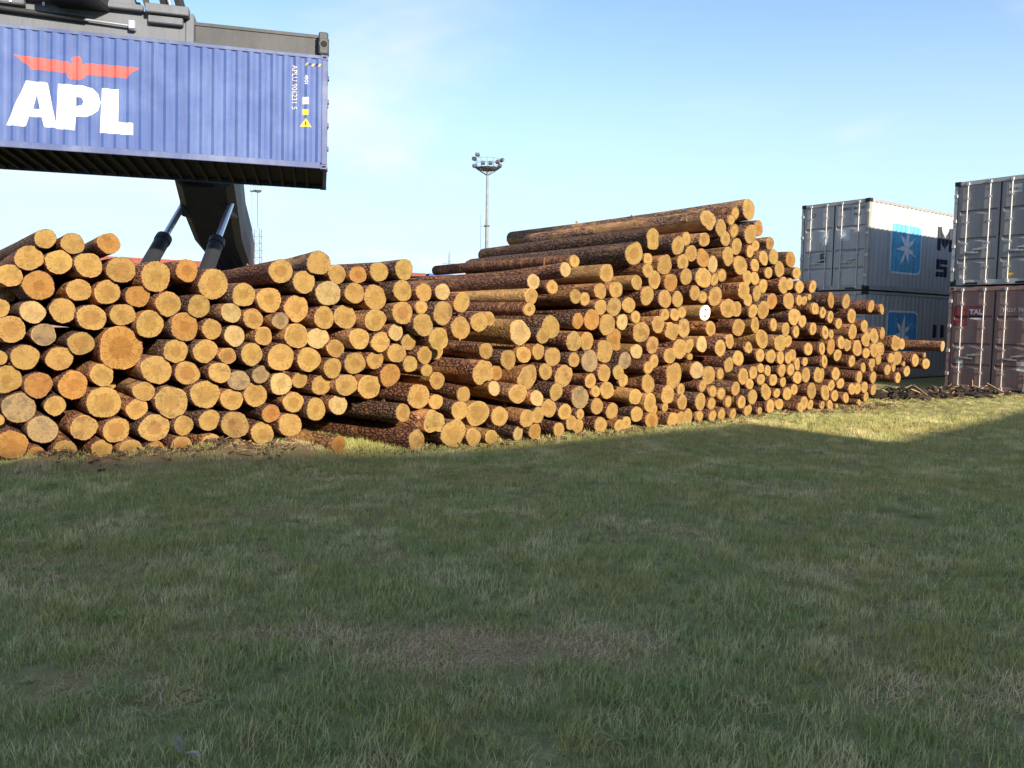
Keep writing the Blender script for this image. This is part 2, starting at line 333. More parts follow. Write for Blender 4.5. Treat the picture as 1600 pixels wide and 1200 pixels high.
LOGS = """
-5.43,9.41,2.60,0.117,L;-5.17,9.51,2.56,0.128,L;-4.76,9.54,2.57,0.125,L,o;-5.63,9.42,2.38,0.143,L;-5.31,9.46,2.34,0.140,L;-4.99,9.51,2.31,0.150,L;
-4.66,9.62,2.27,0.162,L;-5.83,9.36,2.17,0.133,L;-5.53,9.41,2.06,0.171,L,o;-5.13,9.54,2.02,0.135,L;-4.82,9.60,2.00,0.146,L;-5.92,9.28,1.79,0.110,L;
-5.56,9.34,1.75,0.130,L,p;-5.29,9.48,1.78,0.144,L;-4.95,9.48,1.70,0.151,L;-4.64,9.58,1.74,0.139,L;-5.80,9.30,1.55,0.154,L;-5.46,9.37,1.49,0.130,L,g;
-5.08,9.47,1.39,0.144,L;-4.68,9.59,1.34,0.252,L,big;-5.63,9.27,1.23,0.145,L;-5.91,9.24,1.22,0.086,L;-5.32,9.43,1.21,0.141,L;-5.84,9.27,0.97,0.157,L;
-5.51,9.32,0.90,0.149,L,o;-5.18,9.46,0.90,0.167,L,o;-4.84,9.47,1.02,0.132,L;-5.74,9.31,0.64,0.177,L,g;-5.38,9.42,0.65,0.119,L;-4.83,9.48,0.69,0.193,L;
-5.96,9.26,0.50,0.074,L;-5.49,9.35,0.38,0.163,L,g;-5.06,9.44,0.40,0.145,L,k;-4.68,9.45,0.37,0.149,L;-5.78,9.22,0.22,0.170,L,o;
-5.54,9.28,0.08,0.106,L,o;-5.26,9.38,0.11,0.138,L;-4.87,9.48,0.13,0.121,L;-4.29,9.71,2.20,0.173,L;-3.92,9.72,2.27,0.138,L,o;-3.63,9.79,2.13,0.184,L;
-3.27,9.80,2.00,0.139,L;-4.49,9.66,1.96,0.137,L,o;-4.12,9.65,1.87,0.147,L;-3.78,9.72,1.85,0.138,L;-3.40,9.74,1.78,0.122,L,p;-4.33,9.61,1.62,0.156,L;
-3.93,9.66,1.60,0.163,L,o;-3.65,9.76,1.58,0.123,L;-3.38,9.79,1.50,0.130,L,p;-4.03,9.63,1.31,0.144,L;-4.24,9.57,1.09,0.169,L;-3.91,9.64,1.05,0.144,L;
-3.70,9.68,1.31,0.145,L;-3.44,9.72,1.26,0.100,L;-3.52,9.65,1.06,0.132,L,k;-3.33,9.78,0.96,0.130,L,g;-4.38,9.54,0.83,0.118,L;-4.08,9.59,0.70,0.185,L,k;
-3.70,9.66,0.79,0.177,L;-3.42,9.78,0.72,0.130,L;-4.47,9.53,0.62,0.118,L;-4.27,9.55,0.39,0.172,L,k;-3.94,9.60,0.42,0.122,L;-3.65,9.64,0.48,0.129,L;
-3.38,9.77,0.42,0.170,L,k;-4.52,9.47,0.14,0.120,L;-4.26,9.54,0.12,0.109,L,o;-3.96,9.57,0.17,0.119,L;-3.65,9.70,0.17,0.130,L;-3.36,9.72,0.14,0.114,L;
-2.82,9.82,2.29,0.146,L;-2.40,9.99,2.41,0.158,L;-2.57,9.93,2.17,0.147,L;-2.20,10.12,2.28,0.117,L;-1.95,10.16,2.28,0.110,L,o;-2.29,10.02,2.04,0.162,L,p;
-1.98,10.09,2.05,0.133,L;-2.99,9.90,1.94,0.154,L;-2.68,9.99,1.84,0.168,L;-2.34,10.02,1.74,0.143,L;-2.12,10.21,1.75,0.152,L;-3.17,9.84,1.71,0.124,L;
-2.84,9.84,1.69,0.104,L,g;-3.04,9.83,1.50,0.111,L;-2.64,9.85,1.51,0.150,L;-2.42,10.02,1.48,0.136,L,p;-2.22,10.11,1.35,0.111,L;-1.91,10.03,1.48,0.133,L;
-3.16,9.74,1.28,0.139,L;-2.82,9.80,1.25,0.172,L;-2.51,9.92,1.22,0.158,L;-2.23,9.98,1.11,0.126,L;-1.97,10.07,1.17,0.144,L;-3.08,9.83,1.03,0.114,L,g;
-2.85,9.89,0.91,0.142,L,p;-2.65,10.01,0.96,0.103,L;-2.39,10.02,0.89,0.127,L;-2.07,10.04,0.90,0.144,L;-3.17,9.89,0.77,0.148,L;-2.96,9.84,0.55,0.115,L,o;
-2.71,9.94,0.68,0.129,L;-2.45,10.01,0.59,0.140,L;-2.19,10.10,0.64,0.128,L,p;-2.75,9.93,0.40,0.149,L;-3.08,9.86,0.30,0.145,L;-2.18,10.08,0.10,0.111,R,o;
-1.70,10.23,2.33,0.131,L;-1.39,10.29,2.36,0.139,L;-1.75,10.25,2.00,0.156,L;-1.40,10.24,2.09,0.139,L;-1.14,10.31,2.08,0.112,L;
-0.91,10.37,2.09,0.113,L,p;-1.73,10.17,1.71,0.141,L;-1.39,10.16,1.81,0.138,L;-1.17,10.27,1.89,0.088,L;-0.66,10.39,1.96,0.127,L;
-0.89,10.29,1.82,0.156,L,k;-1.13,10.20,1.66,0.142,L;-0.67,10.38,1.63,0.144,L;-0.44,10.51,1.71,0.136,L;-1.48,10.20,1.57,0.111,L,p;
-1.33,10.30,1.44,0.102,L;-1.66,10.12,1.44,0.124,L;-1.47,10.19,1.30,0.125,L;-1.13,10.35,1.27,0.117,L;-0.95,10.34,1.49,0.144,L;-1.31,10.28,1.16,0.106,L;
-1.74,10.18,1.21,0.118,L;-1.56,10.26,1.02,0.147,L,o;-1.81,10.18,0.87,0.152,L;-1.15,10.79,1.05,0.086,R;-1.03,11.01,0.90,0.117,R,d;
-1.25,10.74,0.70,0.172,R;-1.44,10.58,0.50,0.131,R;-1.03,10.89,0.62,0.109,R;-1.03,10.75,0.36,0.165,R,odd;-1.27,10.68,0.12,0.157,R,odd;
-0.67,11.16,0.70,0.112,R;-0.71,10.96,0.50,0.132,R;-0.48,11.15,0.44,0.179,R;-0.78,10.93,0.19,0.197,R,odd;-0.52,11.11,0.11,0.126,R;
0.94,12.51,2.67,0.099,R,p;0.80,12.43,2.53,0.119,R,p;0.30,12.16,2.33,0.124,R,p;0.59,12.21,2.25,0.105,R;0.27,12.07,2.11,0.116,R,d;
0.24,11.97,1.91,0.103,R;0.96,12.43,2.12,0.111,R;1.14,12.81,2.10,0.110,R;1.38,12.85,2.23,0.127,R;1.39,12.79,1.97,0.123,R;-0.34,11.60,1.76,0.104,R;
0.10,11.68,1.57,0.186,R,odd;0.58,12.26,1.65,0.178,R;0.45,11.97,1.52,0.119,R;1.01,12.48,1.75,0.124,R,o;1.24,12.66,1.77,0.167,R,o;
0.95,12.46,1.43,0.157,R,k;1.17,12.67,1.43,0.147,R;-0.38,11.55,1.30,0.119,R;-0.06,11.68,1.18,0.151,R;0.17,11.88,1.24,0.122,R;0.39,11.99,1.28,0.119,R;
0.61,12.11,1.21,0.141,R;0.95,12.38,1.15,0.119,R;1.22,12.65,1.12,0.172,R,g;-0.40,11.25,1.02,0.179,R,odd;-0.23,11.62,0.98,0.108,R,o;
0.23,11.88,0.91,0.178,R,odd;0.50,12.01,0.99,0.128,R;0.79,12.33,0.90,0.176,R,k;1.23,12.55,0.82,0.113,R;-0.25,11.39,0.77,0.110,R,p;
0.09,11.68,0.67,0.148,R;0.37,11.74,0.61,0.121,R,p;0.67,12.10,0.68,0.141,R;1.07,12.51,0.56,0.192,R,g;1.32,12.64,0.65,0.101,R;-0.17,11.52,0.36,0.150,R;
0.23,11.64,0.32,0.136,R;0.39,11.86,0.34,0.123,R;0.56,12.03,0.43,0.140,R;0.81,12.12,0.37,0.125,R;0.92,12.25,0.19,0.119,R;1.04,12.50,0.12,0.117,R;
1.06,12.31,0.32,0.082,R;1.36,12.73,0.40,0.132,R;-0.28,11.35,0.08,0.102,R;0.10,11.68,0.09,0.109,R,p;0.35,11.86,0.10,0.119,R,o;0.72,12.06,0.11,0.113,R;
1.42,12.71,0.10,0.132,R;3.46,14.53,3.58,0.181,R,odd;2.35,13.73,3.16,0.171,R,odd;1.99,13.39,2.87,0.202,R,odd;2.84,14.05,3.08,0.166,R;
3.02,14.23,3.22,0.121,R;3.39,14.48,3.23,0.128,R;2.26,13.66,2.81,0.103,R;2.25,13.55,2.61,0.120,R;1.51,13.10,2.53,0.147,R;2.60,13.91,2.74,0.174,R,odd;
3.14,14.37,2.98,0.142,R;2.97,14.22,2.81,0.140,R;3.39,14.54,2.91,0.172,R,o;3.62,14.74,2.82,0.150,R,p;2.40,13.76,2.47,0.168,R;2.70,13.89,2.43,0.151,R,o;
2.99,14.03,2.55,0.148,R;3.42,14.56,2.56,0.187,R;3.66,14.74,2.54,0.116,R;2.06,13.50,2.40,0.125,R,d;1.67,13.12,2.27,0.138,R;2.25,13.57,2.19,0.161,R;
2.57,13.69,2.15,0.167,R;2.83,13.90,2.15,0.138,R;3.21,14.29,2.28,0.141,R;3.39,14.46,2.21,0.115,R;3.65,14.60,2.23,0.183,R;1.64,13.08,1.99,0.151,R,k;
1.89,13.21,2.02,0.131,R;1.51,12.91,1.70,0.179,R;2.02,13.27,1.83,0.110,R;1.79,13.20,1.75,0.131,R,p;2.58,13.70,1.88,0.104,R;2.77,13.80,1.88,0.109,R;
2.92,13.94,1.93,0.106,R,g;3.41,14.33,1.93,0.142,R,W;2.45,13.58,1.71,0.144,R;2.74,13.81,1.61,0.165,R,odd;2.98,14.03,1.66,0.162,R,k;
3.60,14.65,1.65,0.131,R;2.16,13.50,1.58,0.170,R,k;1.66,13.11,1.45,0.174,R,odd;1.47,12.86,1.27,0.179,R,odd;2.07,13.39,1.26,0.120,R,p;
2.38,13.66,1.36,0.158,R,k;2.88,13.82,1.30,0.165,R;3.08,14.02,1.35,0.125,R;3.36,14.27,1.36,0.137,R,odd;2.67,13.65,1.19,0.131,R;
1.84,13.13,1.11,0.144,R,g;2.38,13.48,1.10,0.116,R;2.26,13.30,1.00,0.110,R;3.10,14.02,1.16,0.065,R;1.46,12.74,0.93,0.140,R;1.72,12.97,0.93,0.125,R;
1.82,13.16,0.79,0.114,R;2.78,13.78,0.86,0.211,R,odd;3.23,14.03,0.93,0.158,R,p;3.51,14.34,0.82,0.162,R;2.28,13.44,0.72,0.161,R;2.64,13.55,0.54,0.149,R;
2.93,13.89,0.60,0.106,R;3.35,14.09,0.65,0.112,R;3.58,14.26,0.54,0.114,R;1.52,12.76,0.66,0.140,R;2.03,13.15,0.52,0.131,R;1.61,12.81,0.32,0.132,R;
2.07,13.21,0.23,0.137,R;2.30,13.29,0.41,0.151,R;2.59,13.51,0.32,0.081,R;2.40,13.48,0.28,0.090,R;2.93,13.73,0.39,0.133,R;3.31,14.04,0.38,0.154,R;
3.62,14.49,0.30,0.121,R;1.73,12.86,0.08,0.103,R;1.87,13.02,0.10,0.113,R;2.33,13.29,0.12,0.146,R,o;2.74,13.60,0.10,0.127,R;2.92,13.77,0.10,0.124,R;
3.09,14.01,0.11,0.140,R;3.32,14.12,0.12,0.108,R;3.57,14.20,0.11,0.104,R;4.49,15.60,3.93,0.209,R,top;4.13,15.23,3.81,0.120,R;3.99,14.98,3.65,0.108,R;
3.75,14.76,3.48,0.150,R;4.68,15.59,3.58,0.164,R,o;4.45,15.30,3.44,0.181,R;3.89,14.96,3.31,0.142,R;4.10,15.16,3.47,0.124,R;4.13,15.07,3.18,0.153,R;
5.04,15.98,3.33,0.142,R;4.65,15.63,3.25,0.113,R;4.51,15.49,3.13,0.117,R;3.94,14.91,2.98,0.171,R;4.82,15.63,3.02,0.144,R;5.06,15.80,3.06,0.156,R;
5.47,16.03,3.04,0.169,R,o;4.21,15.07,2.84,0.173,R;4.62,15.52,2.87,0.128,R;3.83,14.88,2.63,0.127,R;4.98,15.82,2.75,0.120,R;5.23,15.93,2.83,0.157,R;
5.72,16.37,2.79,0.129,R;4.39,15.18,2.62,0.135,R;4.58,15.37,2.61,0.132,R;4.29,15.04,2.36,0.169,R;4.81,15.59,2.48,0.134,R;4.64,15.41,2.33,0.153,R;
5.32,15.93,2.52,0.163,R;5.51,16.14,2.55,0.117,R;5.78,16.34,2.51,0.135,R;6.20,16.76,2.54,0.127,R;4.43,15.25,2.20,0.121,R;5.06,15.81,2.20,0.156,R,o;
5.43,15.93,2.21,0.163,R;5.75,16.24,2.24,0.113,R;5.91,16.40,2.24,0.097,R;6.07,16.55,2.32,0.066,R;3.93,14.75,2.02,0.180,R;4.15,14.99,2.02,0.144,R;
4.58,15.41,2.00,0.132,R;4.83,15.58,2.02,0.175,R;6.16,16.50,2.09,0.120,R;5.58,15.98,1.91,0.169,R,odd;5.80,16.16,1.82,0.128,R;6.11,16.41,1.67,0.136,R;
4.17,14.88,1.68,0.162,R;4.64,15.43,1.73,0.143,R;5.02,15.53,1.74,0.134,R;5.37,15.85,1.65,0.142,R;5.63,16.01,1.61,0.122,R;4.81,15.52,1.47,0.180,R;
3.74,14.48,1.31,0.154,R;3.96,14.67,1.43,0.136,R;4.41,15.01,1.31,0.109,R;5.23,15.70,1.39,0.172,R;5.46,15.96,1.42,0.127,R;6.05,16.45,1.26,0.142,R;
4.17,14.84,1.11,0.148,R;4.71,15.28,1.16,0.127,R;5.02,15.61,1.13,0.140,R;5.25,15.74,1.10,0.131,R;5.45,15.87,1.09,0.116,R;5.59,16.06,1.15,0.117,R;
5.72,16.12,0.96,0.123,R;5.91,16.22,1.01,0.092,R;3.78,14.57,0.84,0.121,R;3.96,14.68,1.00,0.146,R;4.29,14.89,0.78,0.163,R;4.56,15.17,0.83,0.121,R;
4.74,15.32,0.91,0.097,R;4.91,15.43,0.86,0.108,R;4.75,15.31,0.70,0.107,R;5.04,15.47,0.68,0.115,R;5.31,15.79,0.85,0.131,R;5.53,15.93,0.86,0.127,R;
5.36,15.86,0.61,0.100,R;5.70,16.03,0.70,0.128,R;5.93,16.18,0.74,0.156,R;6.23,16.34,0.73,0.163,R;3.80,14.53,0.48,0.121,R;4.12,14.75,0.56,0.137,R;
4.48,15.11,0.62,0.106,R;3.96,14.64,0.32,0.117,R;4.23,14.74,0.31,0.123,R;4.52,15.24,0.42,0.122,R;4.47,14.87,0.40,0.139,R;4.89,15.43,0.45,0.159,R;
5.19,15.68,0.41,0.099,R;5.46,15.88,0.38,0.137,R,o;5.65,16.04,0.46,0.117,R;6.06,16.20,0.42,0.162,R;3.80,14.47,0.11,0.116,R;4.06,14.67,0.10,0.103,R;
4.44,15.03,0.14,0.120,R;4.70,15.15,0.11,0.071,R;4.99,15.43,0.17,0.134,R;5.20,15.55,0.20,0.114,R;5.75,15.93,0.11,0.096,R;5.89,16.12,0.18,0.140,R;
6.07,16.27,0.13,0.103,R;6.64,16.88,2.27,0.172,R,o;7.21,17.50,2.27,0.162,R;6.28,16.74,2.09,0.124,R;6.48,16.87,2.02,0.121,R;6.68,16.98,1.93,0.134,R;
7.39,17.60,1.96,0.159,R;6.96,17.22,1.79,0.116,R;8.04,18.13,2.19,0.142,R;8.31,18.19,2.13,0.118,R;6.50,16.75,1.60,0.147,R;6.69,16.91,1.56,0.102,R;
7.38,17.48,1.61,0.162,R;7.70,17.66,1.75,0.135,R;6.36,16.53,1.27,0.134,R;6.67,16.85,1.30,0.164,R,o;6.99,17.12,1.39,0.139,R;7.20,17.29,1.33,0.136,R,odd;
6.94,17.16,1.12,0.131,R;8.06,17.95,1.52,0.158,R;7.78,17.72,1.45,0.173,R,odd;7.53,17.57,1.26,0.175,R;7.78,17.69,1.15,0.123,R;8.02,17.84,1.22,0.166,R;
8.24,18.04,1.25,0.142,R;8.42,18.35,1.59,0.128,R;10.75,20.11,1.28,0.132,R,long;8.84,18.53,1.37,0.172,R,odd;9.06,18.73,1.34,0.133,R;
9.96,19.43,1.07,0.064,R;9.93,19.28,0.87,0.132,R;9.52,18.99,0.96,0.156,R;9.13,18.73,0.88,0.062,R;9.22,18.75,0.71,0.128,R;8.92,18.62,1.01,0.168,R;
8.69,18.45,1.01,0.121,R;8.68,18.27,0.82,0.110,R;8.91,18.53,0.57,0.127,R;8.45,18.08,0.77,0.124,R;8.17,17.93,1.01,0.118,R;7.94,17.74,0.92,0.112,R;
8.05,17.98,0.79,0.059,R;7.73,17.68,0.84,0.111,R;7.38,17.46,0.98,0.139,R;6.42,16.53,1.01,0.136,R;6.82,16.91,0.73,0.144,R;7.55,17.45,0.64,0.139,R;
8.01,17.80,0.61,0.137,R;6.40,16.67,0.71,0.169,R;6.96,16.99,0.52,0.121,R;6.67,16.75,0.49,0.120,R;6.46,16.52,0.36,0.163,R;6.78,16.82,0.28,0.129,R;
7.30,17.21,0.39,0.123,R;7.49,17.37,0.39,0.124,R;7.70,17.50,0.41,0.125,R;7.77,17.57,0.20,0.111,R;8.02,17.78,0.34,0.137,R;7.15,17.14,0.21,0.122,R;
7.57,17.44,0.09,0.072,R;6.42,16.54,0.10,0.086,R;6.66,16.74,0.09,0.110,R;6.82,16.79,0.06,0.055,R;7.26,19.28,0.82,0.088,R,fill;
-1.96,11.93,1.20,0.067,R,fill;6.55,18.95,0.96,0.098,R,fill;-0.80,12.71,0.93,0.097,R,fill;-1.14,11.87,1.29,0.140,R,fill;-0.89,12.58,1.42,0.104,R,fill;
0.94,13.92,1.15,0.063,R,fill;1.93,15.41,2.31,0.083,R,fill;6.51,18.37,1.82,0.098,R,fill;5.11,17.11,2.07,0.060,R,fill;6.53,18.17,1.10,0.096,R,fill;
0.89,14.54,2.48,0.140,R,fill;4.13,16.50,2.75,0.102,R,fill;3.82,17.09,3.27,0.109,R,fill;-5.27,10.38,0.99,0.076,L,fill;2.08,15.16,1.14,0.063,R,fill;
0.02,13.77,2.44,0.080,R,fill;2.82,16.03,1.20,0.066,R,fill;3.36,16.42,1.13,0.071,R,fill;2.60,15.77,1.86,0.084,R,fill;4.99,17.57,1.79,0.079,R,fill;
3.43,16.49,3.05,0.129,R,fill;-1.12,12.09,0.71,0.079,R,fill;2.56,16.01,3.23,0.125,R,fill;2.25,15.18,2.15,0.120,R,fill;6.19,17.98,0.93,0.081,R,fill;
0.07,13.40,1.72,0.072,R,fill;-0.54,13.03,1.63,0.076,R,fill;3.69,16.62,0.35,0.063,R,fill;4.36,16.88,0.66,0.085,R,fill;3.86,15.98,1.78,0.140,R,fill;
1.09,14.63,2.01,0.082,R,fill;2.06,15.81,2.73,0.106,R,fill;3.57,16.40,1.45,0.100,R,fill;-1.65,12.48,1.05,0.079,R,fill;2.53,15.64,1.53,0.096,R,fill;
4.22,16.69,0.42,0.064,R,fill;0.15,13.74,1.95,0.081,R,fill;0.16,13.56,0.81,0.075,R,fill;3.55,16.43,1.05,0.101,R,fill;3.00,16.24,2.75,0.060,R,fill;
5.72,17.74,1.21,0.074,R,fill;7.13,19.04,1.80,0.129,R,fill;5.07,16.83,1.39,0.087,R,fill;4.63,17.42,2.25,0.078,R,fill;0.33,13.03,0.48,0.071,R,fill;
1.88,14.61,2.92,0.065,R,fill;5.19,17.80,1.00,0.083,R,fill;2.33,15.33,2.54,0.094,R,fill;5.09,17.64,0.98,0.088,R,fill;3.90,16.04,1.27,0.080,R,fill;
-0.84,12.61,0.55,0.070,R,fill;5.59,17.44,1.54,0.103,R,fill;0.54,13.83,1.52,0.072,R,fill;-0.21,12.84,0.70,0.092,R,fill;2.49,15.77,1.21,0.087,R,fill;
2.98,16.38,2.58,0.106,R,fill;4.26,17.00,1.87,0.140,R,fill;5.57,17.27,1.89,0.080,R,fill;6.13,17.79,0.48,0.065,R,fill;2.82,15.75,1.84,0.063,R,fill;
-0.89,12.55,0.72,0.081,R,fill;0.17,13.32,2.29,0.079,R,fill;2.14,14.43,1.40,0.068,R,fill;7.07,18.63,0.53,0.092,R,fill;5.07,17.63,2.04,0.072,R,fill;
5.84,18.31,1.44,0.061,R,fill;2.95,15.99,0.79,0.071,R,fill;-1.92,11.23,0.97,0.098,L,fill;1.21,13.84,0.50,0.110,R,fill;2.19,15.51,1.84,0.131,R,fill;
1.05,14.19,0.28,0.078,R,fill;2.94,16.11,2.44,0.067,R,fill;4.41,16.44,2.39,0.076,R,fill;1.49,14.84,0.94,0.069,R,fill;7.87,19.15,1.01,0.116,R,fill;
-1.28,12.53,0.23,0.062,R,fill;2.35,14.87,0.83,0.062,R,fill;3.10,16.13,0.91,0.066,R,fill;-2.96,11.09,1.58,0.068,L,fill;-0.20,13.65,1.34,0.061,R,fill;
2.59,15.85,1.04,0.113,R,fill;1.04,14.39,2.21,0.060,R,fill;4.14,16.88,0.92,0.078,R,fill;6.81,18.11,0.55,0.059,R,fill;6.62,18.30,1.19,0.064,R,fill;
4.96,16.93,0.28,0.065,R,fill;-1.40,11.60,1.44,0.098,L,fill;0.97,14.44,1.52,0.082,R,fill;6.10,18.65,1.93,0.091,R,fill;3.82,16.13,2.41,0.081,R,fill;
-0.58,13.28,1.78,0.084,R,fill;3.04,15.43,0.67,0.063,R,fill;5.31,17.79,1.77,0.074,R,fill;2.44,14.71,0.33,0.072,R,fill;6.58,18.40,0.72,0.071,R,fill;
5.21,16.96,0.48,0.072,R,fill;4.11,16.46,1.22,0.067,R,fill;5.00,17.64,1.53,0.061,R,fill;-0.31,13.36,2.09,0.062,R,fill;2.42,15.17,1.23,0.087,R,fill;
4.00,16.97,2.55,0.063,R,fill;1.12,14.44,0.94,0.121,R,fill;6.33,18.47,1.60,0.074,R,fill;6.62,18.77,0.22,0.066,R,fill;0.07,13.10,2.02,0.097,R,fill;
2.43,15.45,1.05,0.092,R,fill;0.45,13.42,2.12,0.072,R,fill;1.91,14.74,0.32,0.089,R,fill;4.41,16.43,1.55,0.059,R,fill;2.78,16.16,2.34,0.074,R,fill;
0.96,13.74,2.21,0.070,R,fill;6.00,17.53,0.94,0.133,R,fill;2.90,15.36,2.02,0.067,R,fill;6.15,17.80,1.04,0.094,R,fill;-1.28,11.74,1.45,0.081,L,fill;
0.36,13.49,0.30,0.066,R,fill;1.04,13.91,0.25,0.084,R,fill;5.26,17.54,0.25,0.064,R,fill;7.49,19.13,1.54,0.093,R,fill;4.75,17.39,2.44,0.063,R,fill;
-5.74,10.29,0.60,0.061,L,fill;-0.56,13.47,1.95,0.125,R,fill;-4.80,10.35,1.41,0.064,L,fill;0.21,12.99,1.24,0.063,R,fill;5.99,17.88,1.72,0.061,R,fill;
1.98,14.30,0.75,0.068,R,fill;1.45,14.94,1.95,0.069,R,fill;7.70,18.89,1.00,0.078,R,fill;4.71,16.66,2.02,0.071,R,fill;-4.60,10.54,2.02,0.062,L,fill;
5.71,17.70,1.85,0.079,R,fill;2.48,15.51,0.34,0.069,R,fill;3.71,16.62,0.51,0.074,R,fill;1.34,14.87,1.90,0.070,R,fill;6.36,17.95,0.70,0.076,R,fill;
0.01,13.32,0.63,0.068,R,fill;5.56,17.45,2.35,0.072,R,fill;1.03,13.84,0.68,0.112,R,fill;2.40,15.28,2.06,0.076,R,fill;8.29,19.86,1.01,0.071,R,fill;
6.03,18.07,1.73,0.087,R,fill;0.96,14.58,1.33,0.063,R,fill;1.33,14.73,1.80,0.060,R,fill;8.02,19.89,0.77,0.080,R,fill;6.14,18.05,1.99,0.090,R,fill;
3.29,15.95,1.41,0.088,R,fill;4.78,16.91,0.65,0.072,R,fill;1.22,14.96,2.42,0.059,R,fill;2.52,15.00,1.49,0.070,R,fill;3.36,16.77,2.87,0.086,R,fill;
7.69,19.59,1.29,0.114,R,fill;1.41,14.14,2.18,0.089,R,fill;-1.95,11.65,1.15,0.060,R,fill;3.57,16.27,2.01,0.081,R,fill;5.23,18.00,1.91,0.073,R,fill;
-1.38,12.70,1.50,0.110,R,fill;-0.92,12.39,0.61,0.065,R,fill;5.05,17.35,1.28,0.120,R,fill;4.07,17.23,2.59,0.063,R,fill;-1.59,12.01,1.02,0.075,R,fill;
6.33,18.01,0.88,0.067,R,fill;5.34,17.69,0.49,0.063,R,fill;4.12,16.70,2.27,0.066,R,fill;3.42,15.52,1.24,0.065,R,fill;3.39,16.42,3.62,0.066,R,fill;
5.86,18.27,1.20,0.068,R,fill;3.59,16.09,1.53,0.088,R,fill;2.92,16.13,1.75,0.082,R,fill;6.20,18.26,1.61,0.074,R,fill;0.24,13.33,1.91,0.064,R,fill;
-1.31,12.67,0.55,0.090,R,fill;4.45,17.53,2.79,0.089,R,fill;1.68,14.68,2.70,0.067,R,fill;0.46,13.58,2.28,0.083,R,fill;0.01,13.32,1.46,0.060,R,fill;
-0.37,12.66,1.42,0.061,R,fill;5.57,17.88,1.38,0.078,R,fill;6.77,19.13,1.89,0.065,R,fill;5.57,17.23,1.45,0.062,R,fill;2.63,16.18,3.08,0.098,R,fill;
4.88,17.67,1.96,0.079,R,fill;-1.75,11.20,1.10,0.061,L,fill;-5.63,10.36,1.19,0.067,L,fill;1.25,14.30,0.71,0.068,R,fill;1.75,14.38,0.52,0.059,R,fill;
-1.14,12.25,1.30,0.065,R,fill;-0.15,13.05,1.42,0.072,R,fill;1.93,15.26,2.85,0.063,R,fill;3.37,15.36,1.61,0.061,R,fill;6.39,18.12,0.49,0.082,R,fill;
1.83,14.51,1.06,0.064,R,fill;2.60,15.09,1.64,0.081,R,fill;6.90,18.64,0.64,0.061,R,fill;-0.19,13.60,1.84,0.080,R,fill;3.37,15.40,0.51,0.061,R,fill;
0.05,13.88,2.27,0.066,R,fill;4.80,16.63,1.29,0.060,R,fill;1.25,14.57,1.88,0.066,R,fill;1.47,14.20,2.58,0.064,R,fill;6.35,18.27,0.62,0.062,R,fill;
6.66,18.36,1.39,0.069,R,fill;4.66,17.52,2.66,0.071,R,fill;4.19,16.39,2.26,0.062,R,fill;4.03,16.53,1.03,0.064,R,fill;1.39,14.20,1.43,0.061,R,fill;
3.76,15.60,0.55,0.060,R,fill;2.66,14.72,0.59,0.073,R,fill;0.44,13.59,0.27,0.059,R,fill;7.04,19.54,1.97,0.091,R,fill;3.58,15.80,1.34,0.066,R,fill;
5.39,17.26,2.40,0.072,R,fill;5.68,17.96,1.84,0.060,R,fill;-6.34,10.86,1.53,0.060,L,fill;2.79,15.85,1.09,0.061,R,fill;3.67,16.90,2.63,0.065,R,fill;
-0.88,12.51,1.62,0.083,R,fill;4.05,16.09,1.39,0.097,R,fill;-5.13,10.23,0.84,0.064,L,fill;6.08,17.51,0.72,0.076,R,fill;8.16,19.30,0.83,0.085,R,fill;
2.82,15.87,0.28,0.059,R,fill;-2.64,11.71,0.49,0.140,R,fill;4.20,17.04,1.63,0.063,R,fill;-0.18,13.54,2.26,0.073,R,fill;-0.93,12.89,0.44,0.076,R,fill;
4.30,16.71,0.56,0.074,R,fill;1.99,15.55,3.02,0.062,R,fill;-6.36,10.88,2.13,0.063,L,fill;-0.71,12.59,0.23,0.067,R,fill;0.23,13.48,0.97,0.085,R,fill;
4.22,17.04,2.42,0.064,R,fill;-2.49,11.15,0.61,0.104,L,fill;7.71,19.17,1.25,0.111,R,fill;1.36,14.63,1.32,0.071,R,fill;7.58,19.27,1.44,0.059,R,fill;
3.12,16.05,2.33,0.084,R,fill;5.02,17.17,1.50,0.107,R,fill;2.48,14.77,0.68,0.070,R,fill;-4.10,11.04,0.56,0.059,L,fill;6.49,18.38,0.84,0.071,R,fill;
-2.38,11.79,0.74,0.099,R,fill;7.54,18.87,1.73,0.087,R,fill;-2.61,10.97,0.68,0.061,L,fill;5.76,17.42,1.68,0.063,R,fill;3.13,16.13,2.19,0.061,R,fill;
-3.19,11.22,0.44,0.068,L,fill;1.97,14.82,0.56,0.070,R,fill;6.26,17.89,1.57,0.079,R,fill;-1.69,12.17,0.72,0.093,R,fill;3.81,15.88,0.91,0.066,R,fill;
2.52,14.78,1.93,0.068,R,fill;6.49,18.02,0.98,0.067,R,fill;-0.17,13.36,1.41,0.066,R,fill;5.91,17.61,0.30,0.060,R,fill;3.70,16.43,0.66,0.062,R,fill;
2.81,16.04,0.63,0.070,R,fill;3.05,15.67,1.77,0.082,R,fill;-1.91,12.05,1.13,0.064,R,fill;2.07,15.29,0.52,0.067,R,fill;2.77,15.31,0.27,0.059,R,fill;
0.87,13.81,1.05,0.065,R,fill;4.98,17.53,1.63,0.067,R,fill;3.61,16.05,2.11,0.060,R,fill;0.34,13.53,1.59,0.064,R,fill;5.64,17.73,2.26,0.065,R,fill;
3.71,16.24,3.69,0.063,R,fill;3.46,15.96,1.47,0.059,R,fill;3.23,16.36,2.59,0.070,R,fill;4.40,16.42,1.33,0.061,R,fill;-4.76,10.86,0.58,0.059,L,fill;
